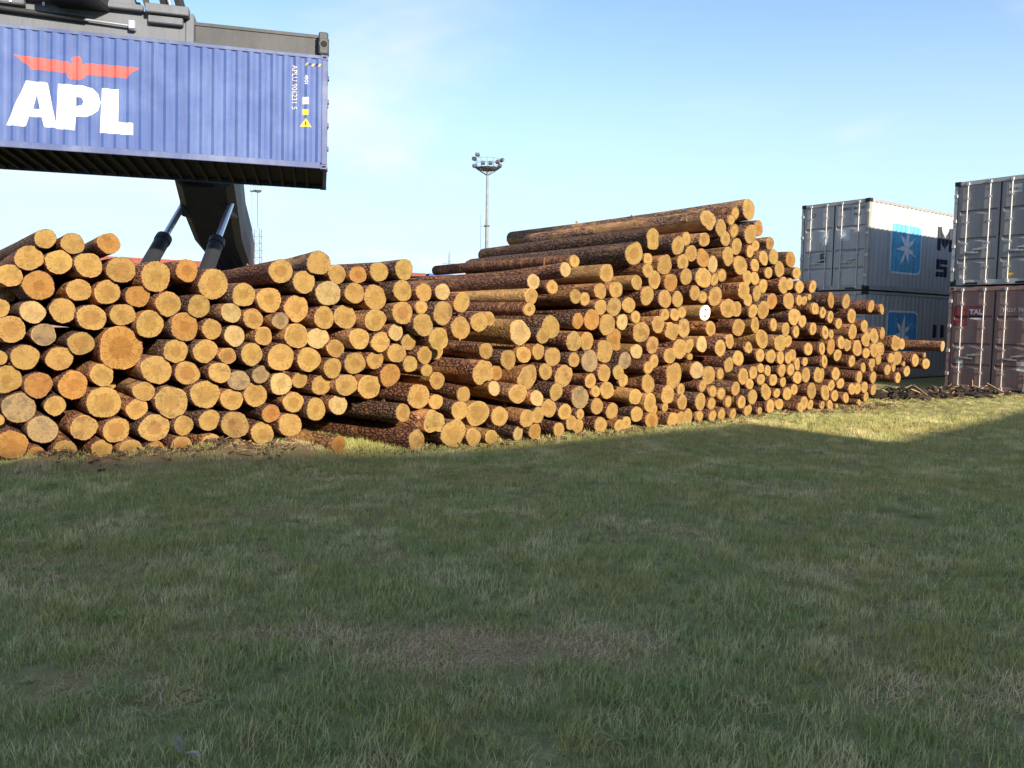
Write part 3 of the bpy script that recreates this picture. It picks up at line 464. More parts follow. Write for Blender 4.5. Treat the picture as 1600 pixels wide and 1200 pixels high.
3.20,15.81,1.61,0.061,R,fill;5.26,17.66,0.40,0.059,R,fill;-6.27,10.06,1.94,0.064,L,fill;2.04,15.57,2.41,0.060,R,fill;-1.32,12.98,1.16,0.060,R,fill;
3.89,16.13,0.23,0.061,R,fill;1.08,14.45,1.67,0.061,R,fill;0.93,13.67,2.08,0.070,R,fill;6.18,18.13,0.31,0.082,R,fill;3.67,16.47,1.59,0.062,R,fill;
2.19,15.01,0.97,0.079,R,fill;5.17,17.49,1.89,0.062,R,fill;6.76,17.93,0.60,0.066,R,fill;-4.64,10.76,0.28,0.063,L,fill;3.11,15.62,3.24,0.073,R,fill;
-2.24,11.31,0.80,0.089,L,fill;2.46,15.57,1.69,0.091,R,fill;6.76,18.68,1.51,0.069,R,fill;6.38,18.26,1.72,0.061,R,fill;7.08,18.63,0.37,0.064,R,fill;
0.31,13.51,1.23,0.064,R,fill;8.26,20.08,0.92,0.062,R,fill;5.30,17.71,0.28,0.063,R,fill;4.84,17.16,2.11,0.059,R,fill;3.26,16.52,3.32,0.065,R,fill;
-2.33,12.14,0.46,0.059,R,fill;3.57,15.96,1.03,0.062,R,fill;2.30,14.69,1.08,0.061,R,fill;3.41,16.26,1.88,0.073,R,fill;-1.03,11.64,1.50,0.069,L,fill;
6.84,19.12,1.68,0.067,R,fill;7.81,18.94,1.08,0.061,R,fill;5.18,17.01,1.13,0.062,R,fill;-1.03,12.29,0.34,0.059,R,fill;0.63,14.25,0.52,0.061,R,fill;
6.22,18.27,2.01,0.060,R,fill;2.93,15.37,0.64,0.060,R,fill;1.11,14.91,1.99,0.071,R,fill;-0.07,12.74,0.24,0.062,R,fill;4.17,16.90,0.77,0.073,R,fill;
4.75,16.89,2.72,0.063,R,fill;-1.69,11.53,1.33,0.059,L,fill;0.79,13.94,0.82,0.066,R,fill;-0.48,13.38,2.14,0.067,R,fill;1.72,14.81,1.51,0.063,R,fill;
4.64,17.58,1.28,0.061,R,fill;6.17,18.80,2.03,0.076,R,fill;3.17,15.96,0.77,0.077,R,fill;-0.17,13.23,1.00,0.062,R,fill;6.27,18.36,1.52,0.066,R,fill;
6.22,18.55,0.90,0.060,R,fill;3.74,16.48,3.64,0.061,R,fill;3.92,16.39,3.39,0.061,R,fill;
"""
# ------------------------------------------------------------------ ground
def ridge(x, y):
    """low bank of scraped-up earth in front of the near pile"""
    a = np.array((-5.35, 8.85)); b = np.array((-2.55, 10.05))
    d = b - a; L = np.hypot(*d); d = d / L
    px, py = x - a[0], y - a[1]
    t = px * d[0] + py * d[1]; s = -px * d[1] + py * d[0]
    tt = np.clip(t, 0, L)
    dd = np.hypot(t - tt, s - .0)
    k = np.exp(-(dd / .34) ** 2)
    return 0.24 * k * (.7 + .3 * np.sin(t * 5.0 + 1) * np.sin(t * 2.3)), k
def height(x, y):
    x = np.asarray(x, float); y = np.asarray(y, float)
    near = np.exp(-((x / 45) ** 2 + ((y - 8) / 45) ** 2))
    h = .022 * np.sin(x * .9 + .4 * y) * np.cos(y * 1.1 - .3 * x) + .012 * np.sin(2.3 * x + 1.7) * np.sin(2.1 * y)
    return h * near - .02 + ridge(x, y)[0]
def patch(x, y):
    """worn, straw-coloured places in the lawn (0..1)"""
    x = np.asarray(x, float); y = np.asarray(y, float)
    p = np.zeros_like(x)
    for cx, cy, rx, ry, a in ((-.28, 4.12, .75, .28, 1.0), (.35, 4.18, .5, .22, .8), (-1.2, 4.25, .6, .16, .5), (-3.1, 5.4, .9, .3, .35),
                              (2.2, 5.5, .7, .22, .5), (1.1, 6.8, .9, .3, .35), (-1.3, 5.6, .8, .22, .4), (2.6, 3.6, .9, .3, .35),
                              (-1.9, 3.6, .6, .2, .4), (-.7, 8.8, 1.3, .3, .3), (3.0, 8.5, 1.2, .4, .25), (-2.0, 7.2, .9, .25, .35)):
        wob = .25 * np.sin(5 * x + 2 * y) * np.sin(7 * y - 3 * x)
        q = ((x - cx) / rx) ** 2 + ((y - cy) / ry) ** 2 + wob
        p = np.maximum(p, a * np.clip(1.25 - q, 0, 1))
    return p
def axis(lo, hi, step, far):
    a = list(np.arange(lo, hi + 1e-6, step))
    return [-f for f in far[::-1]] + a + far
far = [45, 70, 120, 250, 600, 1600, 3500]
gx = [-f for f in far[::-1]] + list(np.arange(-24, 30.01, .3)) + far
gy = [-f for f in far[::-1]] + list(np.arange(-30, -4.9, 2.5)) + list(np.arange(-2.6, 36.01, .3)) + far
GX, GY = np.meshgrid(gx, gy)
GZ = height(GX, GY)
nx, ny = len(gx), len(gy)
gv = np.stack([GX.ravel(), GY.ravel(), GZ.ravel()], 1)
gf = [(j * nx + i, j * nx + i + 1, (j + 1) * nx + i + 1, (j + 1) * nx + i) for j in range(ny - 1) for i in range(nx - 1)]
gme = bpy.data.meshes.new('ground'); gme.from_pydata(gv.tolist(), [], gf)
gme.polygons.foreach_set('use_smooth', [True] * len(gf))
at = gme.attributes.new('worn', 'FLOAT', 'POINT')
at.data.foreach_set('value', np.maximum(patch(GX.ravel(), GY.ravel()), ridge(GX.ravel(), GY.ravel())[1]))
m, nt, b = new_mat('soil_and_thatch', .95, .1); q = NT(nt); P = q.pos()
c = q.mix(q.maprange(q.noise(P, 9, 4, .75), .3, .7), (.17, .17, .07), (.33, .31, .13))
c = q.mix(q.maprange(q.noise(P, .7, 4, .6), .4, .65, 0, .6), c, (.30, .26, .12))
c = q.mix(q.maprange(q.noise(P, 60, 2, .8), .52, .72, 0, .7), c, (.42, .34, .18))
straw = q.mix(q.maprange(q.noise(P, 90, 3, .8), .4, .65), (.26, .165, .09), (.62, .44, .25))
c = q.mix(q.n('ShaderNodeAttribute', attribute_name='worn').outputs['Fac'], c, straw)
q.l(c, b.inputs['Base Color'])
q.bump(q.noise(P, 45, 3, .75), b, .9, .04)
gme.materials.append(m)
tag(link('ground', gme), kind='structure')

# grass: tufts of bent blades, scattered by density (one uncountable mass)
def grass_blade_mat(name, a, bcol, dry, dry_amt):
    m, nt, b = new_mat(name, .65, .2); q = NT(nt)
    P = q.pos(); rv = q.rand()
    bv = q.n('ShaderNodeAttribute', attribute_name='blade').outputs['Fac']
    c = q.mix(q.math('ADD', q.math('MULTIPLY', rv, .4), q.math('MULTIPLY', bv, .6)), a, bcol)
    c = q.mix(q.maprange(bv, .8, .95, 0, .55), c, dry)
    c = q.mix(q.maprange(q.noise(P, .55, 2, .6), .40, .66, 0, .75), c, tuple(k * 1.0 for k in (.44, .37, .12)))
    c = q.mix(q.maprange(q.noise(P, 2.3, 1, .6), .52, .72, 0, .6), c, (.24, .34, .10))
    c = q.mix(q.maprange(q.math('ADD', q.noise(P, 1.3, 2, .65), q.math('MULTIPLY', rv, .22)), .62, .8, 0, dry_amt), c, dry)
    q.l(c, b.inputs['Base Color'])
    return m
M_GRASS = grass_blade_mat('grass_blade', (.215, .265, .082), (.50, .51, .19), (.76, .64, .34), .8)
M_STRAW = grass_blade_mat('straw_blade', (.74, .55, .31), (.52, .36, .19), (.8, .64, .40), .6)
def tuft(name, n, hmin, hmax, spread, lean, width, mat, seed):
    r = random.Random(seed); vs, fs, bl = [], [], []
    for _ in range(n):
        a = r.uniform(0, 6.283); rad = spread * math.sqrt(r.random())
        bx, by = rad * math.cos(a), rad * math.sin(a)
        da = r.uniform(0, 6.283); ln = r.uniform(.15, 1) * lean; h = r.uniform(hmin, hmax)
        wdt = width * r.uniform(.7, 1.3); ox, oy = -math.sin(da) * wdt / 2, math.cos(da) * wdt / 2
        k0 = len(vs)
        tw = r.uniform(-.5, .5)
        for j, (t, ww) in enumerate(((0, 1), (.4, .9), (.75, .6))):
            d = ln * h * t ** 1.8; z = h * (t - .28 * ln * t * t)
            cx, cy = bx + math.cos(da) * d, by + math.sin(da) * d
            sx, sy = ox * math.cos(tw * t) - oy * math.sin(tw * t), ox * math.sin(tw * t) + oy * math.cos(tw * t)
            vs += [(cx - sx * ww, cy - sy * ww, z), (cx + sx * ww, cy + sy * ww, z)]
        vs.append((bx + math.cos(da) * ln * h, by + math.sin(da) * ln * h, h * (1 - .28 * ln)))
        bl += [r.random()] * 7
        fs += [(k0, k0+1, k0+3, k0+2), (k0+2, k0+3, k0+5, k0+4), (k0+4, k0+5, k0+6)]
    me = bpy.data.meshes.new(name); me.from_pydata(vs, [], fs); me.materials.append(mat)
    me.attributes.new('blade', 'FLOAT', 'POINT').data.foreach_set('value', bl)
    return bpy.data.objects.new(name, me)
tufts = bpy.data.collections.new('grass_tufts')
for k in range(5): tufts.objects.link(tuft('grass_tuft_%d' % k, 40, .025, .068 + .009 * k, .10, .8, .0033, M_GRASS, 10 + k))
for k in range(5, 7): tufts.objects.link(tuft('grass_tuft_%d' % k, 20, .05, .115, .07, .7, .0034, M_GRASS, 10 + k))
for k in range(7, 9): tufts.objects.link(tuft('grass_tuft_%d' % k, 30, .02, .07, .10, 1.7, .0036, M_STRAW, 10 + k))
def weed(name, n, rmax, mat, seed):
    r = random.Random(seed); vs, fs, bl = [], [], []
    for k in range(n):
        a = 6.283 * k / n + r.uniform(-.4, .4); L = r.uniform(.5, 1) * rmax; w = L * r.uniform(.16, .24); k0 = len(vs); up = r.uniform(.35, .9)
        dx, dy = math.cos(a), math.sin(a); b_ = r.uniform(.1, .7)
        for t, ww in ((.05, .15), (.35, .85), (.7, 1), (1, .1)):
            z = .012 + L * up * (t - .55 * t * t)
            for sgn in (-1, 1): vs.append((dx * L * t - dy * w * ww * sgn / 2, dy * L * t + dx * w * ww * sgn / 2, z + .006 * ww)); bl.append(b_)
        fs += [(k0+2*j, k0+2*j+1, k0+2*j+3, k0+2*j+2) for j in range(3)]
    me = bpy.data.meshes.new(name); me.from_pydata(vs, [], fs); me.materials.append(mat)
    me.attributes.new('blade', 'FLOAT', 'POINT').data.foreach_set('value', bl)
    return bpy.data.objects.new(name, me)
M_WEED = grass_blade_mat('weed_leaf', (.09, .15, .05), (.18, .24, .09), (.3, .28, .14), .3)
tufts.objects.link(weed('grass_tuft_9_weed_a', 9, .085, M_WEED, 3)); tufts.objects.link(weed('grass_tuft_9_weed_b', 13, .06, M_WEED, 4))
tufts.objects.link(tuft('grass_tuft_9_x_stalk', 5, .12, .23, .07, .5, .0026, M_STRAW, 44))
g = np.random.default_rng(3)
def scatter(x0, x1, y0, y1, dens):
    n = int((x1 - x0) * (y1 - y0) * dens)
    return g.uniform(x0, x1, n), g.uniform(y0, y1, n)
X, Y = [], []
for x0, x1, y0, y1, dn in ((-3.4, 3.4, 2.1, 4.2, 235), (-4.6, 4.6, 4.2, 6.2, 200), (-7.5, 7.5, 6.2, 10.5, 150), (-4, 14, 10.5, 16, 95), (2, 20, 16, 23, 60), (-11, -7.5, 6.2, 11, 60), (-16, -4, 10.5, 17, 12), (-8, -3.4, 1.5, 4.2, 30), (3.4, 9, 0, 4.2, 30)):
    a, bb = scatter(x0, x1, y0, y1, dn); X.append(a); Y.append(bb)
X = np.concatenate(X); Y = np.concatenate(Y)
wr = patch(X, Y); rk = ridge(X, Y)[1]
clump = .5 + .5 * np.sin(X * 3.1 + 1.3 * np.sin(Y * 2.7)) * np.sin(Y * 3.7 + 1.1 * np.sin(X * 2.2))
keep = g.random(len(X)) < (1 - .30 * wr) * (1 - .45 * rk) * (.72 + .28 * clump)
X, Y, wr, rk, clump = X[keep], Y[keep], wr[keep], rk[keep], clump[keep]
Z = height(X, Y) - .004
n = len(X)
strawy = g.random(n) < np.clip(.05 + 1.1 * wr + .5 * rk, 0, .94)
tall = g.random(n) < .10 + .12 * (clump > .75)
idx = np.where(strawy, 7 + g.integers(0, 2, n), np.where(tall, 5 + g.integers(0, 2, n), g.integers(0, 5, n)))
spec = g.random(n)
idx = np.where(spec < .022, 9, np.where(spec < .04, 10, np.where(spec < .055, 11, idx)))
scl = g.uniform(.7, 1.1, n) * (.86 + .22 * clump) * np.where(strawy, .95, 1)
scl *= np.where(Y > 15.5, .75, 1)
rot = g.uniform(-1.2, 1.2, n)
pme = bpy.data.meshes.new('grass'); pme.from_pydata(np.stack([X, Y, Z], 1).tolist(), [], [])
for nm, dt, dat in (('tuft', 'INT', idx), ('size', 'FLOAT', scl), ('turn', 'FLOAT', rot)):
    pme.attributes.new(nm, dt, 'POINT').data.foreach_set('value', dat.astype(np.int32 if dt == 'INT' else np.float32))
grass = link('grass', pme)
tag(grass, 'short green meadow grass covering the whole foreground', 'grass', kind='stuff')
ng = bpy.data.node_groups.new('scatter_tufts', 'GeometryNodeTree')
ng.interface.new_socket('Geometry', in_out='INPUT', socket_type='NodeSocketGeometry')
ng.interface.new_socket('Geometry', in_out='OUTPUT', socket_type='NodeSocketGeometry')
gi, go = ng.nodes.new('NodeGroupInput'), ng.nodes.new('NodeGroupOutput')
m2p = ng.nodes.new('GeometryNodeMeshToPoints')
iop = ng.nodes.new('GeometryNodeInstanceOnPoints')
ci = ng.nodes.new('GeometryNodeCollectionInfo'); ci.inputs['Collection'].default_value = tufts
ci.inputs['Separate Children'].default_value = True
def gattr(nm, dt):
    a = ng.nodes.new('GeometryNodeInputNamedAttribute'); a.data_type = dt; a.inputs['Name'].default_value = nm; return a.outputs['Attribute']
ng.links.new(gi.outputs[0], m2p.inputs['Mesh'])
ng.links.new(m2p.outputs[0], iop.inputs['Points'])
ng.links.new(ci.outputs[0], iop.inputs['Instance'])
iop.inputs['Pick Instance'].default_value = True
ng.links.new(gattr('tuft', 'INT'), iop.inputs['Instance Index'])
cx = ng.nodes.new('ShaderNodeCombineXYZ'); ng.links.new(gattr('turn', 'FLOAT'), cx.inputs[2])
ng.links.new(cx.outputs[0], iop.inputs['Rotation'])
ng.links.new(gattr('size', 'FLOAT'), iop.inputs['Scale'])
ng.links.new(iop.outputs[0], go.inputs[0])
grass.modifiers.new('scatter', 'NODES').node_group = ng
# ------------------------------------------------------------------ log piles
BARK = [bark_mat('bark_grey_brown', (.06, .036, .026), (.24, .14, .10), (.36, .25, .19), .06, (.42, .23, .11)),
        bark_mat('bark_red_brown', (.07, .034, .022), (.31, .14, .088), (.42, .24, .16), .16, (.48, .24, .10)),
        bark_mat('bark_peeled', (.10, .05, .025), (.36, .19, .09), (.44, .27, .15), .75, (.54, .31, .12))]
WOOD = {'': wood_mat('sawn_pine', (0.289, 0.185, 0.059), (0.208, 0.107, 0.028), (0.135, 0.081, 0.028), .6),
        'o': wood_mat('sawn_pine_orange', (0.277, 0.145, 0.039), (0.192, 0.082, 0.017), (0.121, 0.059, 0.022), .6),
        'p': wood_mat('sawn_pine_pale', (0.337, 0.249, 0.110), (0.263, 0.167, 0.061), (0.161, 0.107, 0.051), .6),
        'g': wood_mat('sawn_pine_weathered', (0.235, 0.167, 0.084), (0.161, 0.101, 0.048), (0.081, 0.063, 0.047), .8),
        'k': wood_mat('sawn_pine_stained', (0.282, 0.185, 0.065), (0.188, 0.097, 0.030), (0.101, 0.054, 0.019), .75)}
M_WHITE_END, _nt, _b = new_mat('white_painted_end', .7, .2)
_q = NT(_nt); _q.l(_q.mix(_q.maprange(_q.noise(_q.obj(), 14, 4, .7), .5, .75, 0, .6), (.82, .80, .76), (.55, .40, .22)), _b.inputs['Base Color'])
M_MARK = flat('dark_paint_mark', (.05, .05, .06))
AX = R(37)
V_LOG = Vector((-math.sin(AX), math.cos(AX), 0))
U_LOG = Vector((math.cos(AX), math.sin(AX), 0))

class LogShape:
    def __init__(self, r, L, kind, r_, seg, zs):
        self.r, self.L = r, L
        self.ph = [r_.uniform(0, 6.283) for _ in range(8)]
        a = .06 if kind != 'odd' else .14
        self.tilt = (r_.gauss(0, .07), r_.gauss(0, .07))
        self.am = [r_.uniform(.2, 1) * a / (1 + .35 * k) for k in range(5)]
        self.taper = r_.uniform(-.004, .016)
        self.flare = r_.uniform(0, .05) if r_.random() < .5 else 0
        self.bow = (r_.gauss(0, .028), r_.gauss(0, .018))
        self.seg, self.zs = seg, zs
        self.stubs = random.Random(int(r * 1e5) + int(L * 1e4))
    def ring(self, z, k=1.0, jit=True):
        out = []
        odd_fade = 1 / (1 + z * .5)
        for i in range(self.seg):
            t = 2 * math.pi * i / self.seg
            q = 1.0
            for h, (a, p) in enumerate(zip(self.am, self.ph)):
                hh = (2, 1, 3, 4, 5)[h]
                q += a * odd_fade * math.cos(hh * t + p)
            if jit:
                q += .018 * math.sin(9 * t + 3.1 * z + self.ph[5]) * math.sin(4.3 * z + self.ph[6] + 2 * t)
            q *= (1 - self.taper * z) * (1 + self.flare * math.exp(-z * 2.2))
            s = 4 * z / self.L * (1 - z / self.L)
            if z < .03:
                out.append((self.r * q * k * math.cos(t), self.r * q * k * math.sin(t), z + self.r * q * k * (self.tilt[0] * math.cos(t) + self.tilt[1] * math.sin(t)))); continue
            out.append((self.r * q * k * math.cos(t) + self.bow[0] * s, self.r * q * k * math.sin(t) + self.bow[1] * s, z))
        return out
def log_arrays(sh):
    """bark tube with a rim round the sawn face and a closed far end; returns verts, faces, material slots"""
    n = sh.seg; vs = sh.ring(0, .955, False); rows = 1
    for z in sh.zs: vs += sh.ring(z); rows += 1
    fs = []
    for j in range(rows - 1):
        for i in range(n):
            fs.append((j*n+i, j*n+(i+1) % n, (j+1)*n+(i+1) % n, (j+1)*n+i))
    mi = [0] * len(fs)
    fs.append(tuple(range((rows-1)*n, rows*n))); mi.append(1)
    if n > 20:
        # a few sawn-off branch stubs
        for _ in range(sh.stubs.randint(0, 4)):
            z = sh.stubs.uniform(.25, sh.L - .4); t = sh.stubs.uniform(0, 6.283); rr = sh.stubs.uniform(.010, .024); out = sh.stubs.uniform(.01, .05)
            ca, sa = math.cos(t), math.sin(t); R0 = sh.r * .9; R1 = sh.r * 1.02 + out; k0 = len(vs); m_ = 7
            for q, (R_, rk) in enumerate(((R0, rr * 1.7), (sh.r * 1.0, rr * 1.4), (R1, rr))):
                for j in range(m_):
                    a = 6.283 * j / m_; dx, dz = math.cos(a) * rk, math.sin(a) * rk
                    vs.append((ca * R_ - sa * dx, sa * R_ + ca * dx, z + dz + (.6 * out if q == 2 else 0)))
            for q in range(2): 
                for j in range(m_): fs.append((k0+q*m_+j, k0+q*m_+(j+1) % m_, k0+(q+1)*m_+(j+1) % m_, k0+(q+1)*m_+j)); mi.append(0)
            fs.append(tuple(range(k0+2*m_, k0+3*m_))); mi.append(1)
    return vs, fs, mi
def end_arrays(sh, tilt, z=-.003):
    n = sh.seg; base = sh.ring(0, .955, False)
    vs = [(0, 0, z)]; rad = [0.0]; fs = []
    for k, u in enumerate((.35, .7, 1.0)):
        vs += [(x * u, y * u, zz * u + (z if u < 1 else -.0005)) for x, y, zz in base]; rad += [u] * n
    for i in range(n):
        j = (i + 1) % n
        fs += [(0, 1+j, 1+i), (1+i, 1+j, 1+n+j, 1+n+i), (1+n+i, 1+n+j, 1+2*n+j, 1+2*n+i)]
    return vs, fs, rad
def frame(p, d):
    z = d.normalized(); x = Vector((0, 0, 1)).cross(z).normalized(); y = z.cross(x)
    return Matrix(((x[0], y[0], z[0], p[0]), (x[1], y[1], z[1], p[1]), (x[2], y[2], z[2], p[2]), (0, 0, 0, 1)))

ORD = ['zeroth', 'first', 'second', 'third', 'fourth', 'fifth', 'sixth', 'seventh', 'eighth', 'ninth', 'tenth', 'eleventh', 'twelfth', 'thirteenth', 'fourteenth', 'fifteenth',
       'sixteenth', 'seventeenth', 'eighteenth', 'nineteenth', 'twentieth'] + ['twenty-' + k for k in ('first', 'second', 'third', 'fourth', 'fifth', 'sixth', 'seventh', 'eighth', 'ninth')] + ['thirtieth'] + ['thirty-' + k for k in ('first', 'second', 'third', 'fourth', 'fifth', 'sixth', 'seventh', 'eighth', 'ninth')]
logs = []
for rec in LOGS.replace('\n', '').split(';'):
    if not rec: continue
    a = rec.split(',')
    logs.append(dict(p=Vector((float(a[0]), float(a[1]), float(a[2]))), r=float(a[3]), pile=a[4], fl=a[5] if len(a) > 5 else ''))
seen = [l for l in logs if l['fl'] != 'fill']
for l in seen: l['show'] = l['r'] / l['p'].y
for pile, hh in (('L', .29), ('R', .26)):
    grp = [l for l in seen if l['pile'] == pile]
    for l in grp: l['course'] = max(1, int(l['p'].z / hh) + 1)
    for cns in set(l['course'] for l in grp):
        row = sorted([l for l in grp if l['course'] == cns], key=lambda l: l['p'].dot(U_LOG))
        for k, l in enumerate(row): l['nth'] = k + 1; l['of'] = len(row)
keep_fl = ('W', 'long', 'top', 'big', 'd', 'odd')
rank = sorted(seen, key=lambda l: -(l['show'] + (1 if l['fl'] in keep_fl else 0)))
single = set(id(l) for l in rank[:300])
SPECIAL = {'big': 'thickest log of all, wide orange sawn end, near the middle of the nearer pile',
           'W': 'pine log whose sawn end is painted white with a dark ring mark',
           'long': 'long slim log jutting out farthest at the container end of the stack',
           'top': 'topmost long log at the peak of the tall stack',
           'loose': 'loose red-barked log lying on the grass in front of both piles'}
ZS = [0.0, .022, .1, .25, .45, .7, 1.0, 1.4, 1.9, 2.5, 3.2, 4.0, 4.9]
rest = MB(); rest_end_v, rest_end_f, rest_end_rad = [], [], []
r_ = random.Random(21)
for li, l in enumerate(logs):
    fl, p, r = l['fl'], l['p'], l['r']
    loose = fl == 'o' and l['pile'] == 'R' and p.z < .2 and p.x < -1.5
    d = V_LOG.copy()
    yaw, pit = r_.gauss(0, .014), r_.gauss(0, .007)
    if l['pile'] == 'L': yaw *= 1.3
    if l['pile'] == 'R' and p.z < .55 and p.x < -.95 and fl != 'fill': yaw, pit = .17, .0
    if loose: yaw, pit, p.z = .22, .004, r * .97 + max(0, float(height(p.x, p.y))) + .012
    d = Matrix.Rotation(yaw, 3, 'Z') @ d; d.z = pit; d.normalize()
    L = r_.gauss(5.7, .25)
    if l['pile'] == 'R' and p.z > 1.7 and p.x < 5: L = 4.0 + .36 * max(0, p.x) + r_.uniform(-.15, .1)
    if fl == 'top': L = 7.4
    if fl == 'long': L = 4.6
    if fl == 'fill': L = 5.0
    if p.z + pit * L < r * .5: d.z = .002; d.normalize()
    one = id(l) in single
    seg = 22 if one else (12 if fl != 'fill' else 9)
    zs = (ZS if one else [0, .05, .5, 1.5, 3.0]) + [L]
    sh = LogShape(r * .985, L, 'odd' if fl == 'odd' else '', r_, seg, zs)
    M = frame(p, d)
    vs, fs, mi = log_arrays(sh)
    ev, ef, rad = end_arrays(sh, 0)
    if one:
        k = r_.random()
        if fl == 'd': bm_ = BARK[2]
        elif p.y > 10 and l['pile'] == 'R': bm_ = BARK[0] if (k < .35 or p.z > 2.9) else BARK[1] if k < .90 else BARK[2]
        else: bm_ = BARK[0] if k < .45 else BARK[1]
        wk = fl if fl in WOOD else ('o' if k < .1 else 'p' if k > .88 else 'k' if .4 < k < .5 else '')
        if fl == 'big': wk = 'o'
        if fl in ('d', 'long'): wk = 'p' if fl == 'long' else ''
        me = bpy.data.meshes.new('pine_log'); me.from_pydata(vs, [], fs)
        me.materials.append(bm_); me.materials.append(WOOD[''])
        me.polygons.foreach_set('material_index', mi)
        me.polygons.foreach_set('use_smooth', [q != 1 for q in mi])
        o = empty('pine_log', M)
        link('bark', me, o)
        em = bpy.data.meshes.new('cut_end'); em.from_pydata(ev, [], ef)
        em.attributes.new('rad', 'FLOAT', 'POINT').data.foreach_set('value', rad)
        em.materials.append(M_WHITE_END if fl == 'W' else WOOD[wk])
        em.polygons.foreach_set('use_smooth', [True] * len(ef))
        ce = link('cut_end', em, o)
        size = 'thick' if r > .165 else 'slim' if r < .112 else 'medium'
        shp = {'odd': 'misshapen sawn end', 'g': 'greyed sawn end', 'o': 'orange sawn end', 'p': 'pale sawn end', 'd': 'peeled orange bark'}.get(fl, 'round sawn end')
        place = 'nearer pile' if l['pile'] == 'L' else 'farther stack'
        lab = '%s pine log, %s, %s, %s course up, %s from left' % (size, shp, place, ORD[l['course']], ORD[l['nth']])
        if fl in SPECIAL: lab = SPECIAL[fl]
        if loose: lab = SPECIAL['loose']
        tag(o, lab, 'log', 'logs of the nearer pile' if l['pile'] == 'L' else 'logs of the farther stack')
        if fl == 'W':
            mk = MB()
            for k in range(14):
                t0, t1 = R(40 + k * 20), R(40 + (k + 1) * 20)
                a0, a1 = r * .30, r * .46
                mk.add([(a * math.cos(t) * .8, a * math.sin(t) * 1.15, -.006) for a, t in ((a0, t0), (a1, t0), (a1, t1), (a0, t1))], [(0, 1, 2, 3)])
            mk.build('painted_ring', M_MARK, ce)
    else:
        W = [M @ Vector(v) for v in vs]
        rest.add(W, fs, 0, True)
        rest.mi[-1] = 2
        n0 = len(rest.v)
        rest.add([M @ Vector(v) for v in ev], ef, 1, True)
        rest_end_rad += [0.0] * len(vs) + rad
me = bpy.data.meshes.new('remaining_pine_logs')
me.from_pydata(rest.v, [], rest.f)
for m_ in (BARK[1], WOOD[''], WOOD['o']): me.materials.append(m_)
me.polygons.foreach_set('material_index', rest.mi); me.polygons.foreach_set('use_smooth', rest.sm)
me.attributes.new('rad', 'FLOAT', 'POINT').data.foreach_set('value', rest_end_rad)
tag(link('remaining_pine_logs', me), 'smaller and deeper pine logs filling both piles', 'logs', kind='stuff')

# bark flakes, splinters and broken twigs along the foot of the piles
M_CHIP = flat('bark_flake', (.12, .075, .05), .9, .5, 3)
M_SPL = flat('wood_splinter', (.46, .30, .15), .8, .3, 3)
ch = MB()
def strew(a, b_, n, wdt, zmax=.03):
    a, b_ = Vector(a), Vector(b_)
    for _ in range(n):
        t = r_.random(); s = r_.gauss(0, wdt)
        x, y = a.x + (b_.x - a.x) * t - s * .6, a.y + (b_.y - a.y) * t + s * .8
        z = float(height(x, y)) + r_.uniform(.01, zmax)
        M = Matrix.Translation((x, y, z)) @ Matrix.Rotation(r_.uniform(0, 6.3), 4, 'Z') @ Matrix.Rotation(r_.gauss(0, .35), 4, 'X') @ Matrix.Rotation(r_.gauss(0, .3), 4, 'Y')
        if r_.random() < .6: lx, ly, lz, mi = r_.uniform(.012, .045), r_.uniform(.008, .022), .005, 0
        else: lx, ly, lz, mi = r_.uniform(.03, .10), r_.uniform(.003, .007), .004, r_.choice((0, 0, 1))
        ch.box((-lx, -ly, -lz), (lx, ly, lz), mi, M)
strew((-5.4, 9.0, 0), (-2.7, 9.95, 0), 400, .2, .05)
strew((-1.9, 10.2, 0), (3.0, 13.9, 0), 520, .18)
strew((3.0, 13.9, 0), (8.6, 18.0, 0), 560, .22)
strew((8.0, 18.6, 0), (13.5, 21.6, 0), 300, .5, .05)
ch.build('bark_litter', [M_CHIP, M_SPL])
tag(bpy.data.objects['bark_litter'], 'bark flakes and splinters strewn along the foot of the piles', 'litter', kind='stuff')
# dark heap of bark rubbish between the stack and the containers
hp = MB()
for _ in range(520):
    t = r_.random(); s = abs(r_.gauss(0, .5))
    x, y = 9.0 + 3.6 * t + s * .3 + r_.gauss(0, .25), 20.2 + 1.7 * t - s * .6 + r_.gauss(0, .35)
    z = max(.0, .13 - .08 * s) * r_.random() + .02
    M = Matrix.Translation((x, y, z)) @ Matrix.Rotation(r_.uniform(0, 6.3), 4, 'Z') @ Matrix.Rotation(r_.gauss(0, .5), 4, 'X') @ Matrix.Rotation(r_.gauss(0, .35), 4, 'Y')
    if r_.random() < .75: hp.box((-r_.uniform(.05, .16), -.05, -.012), (r_.uniform(.05, .16), .05, .012), 0, M)
    else: hp.tube(M @ Vector((-r_.uniform(.1, .45), 0, 0)), M @ Vector((r_.uniform(.1, .45), 0, 0)), .012, .008, 5, r_.choice((0, 0, 0, 1)))
hp.build('bark_heap', [flat('damp_bark', (.04, .032, .026), .95, .5, 3), M_SPL])
tag(bpy.data.objects['bark_heap'], 'dark heap of bark and sticks at the foot of the containers', 'heap', kind='stuff')
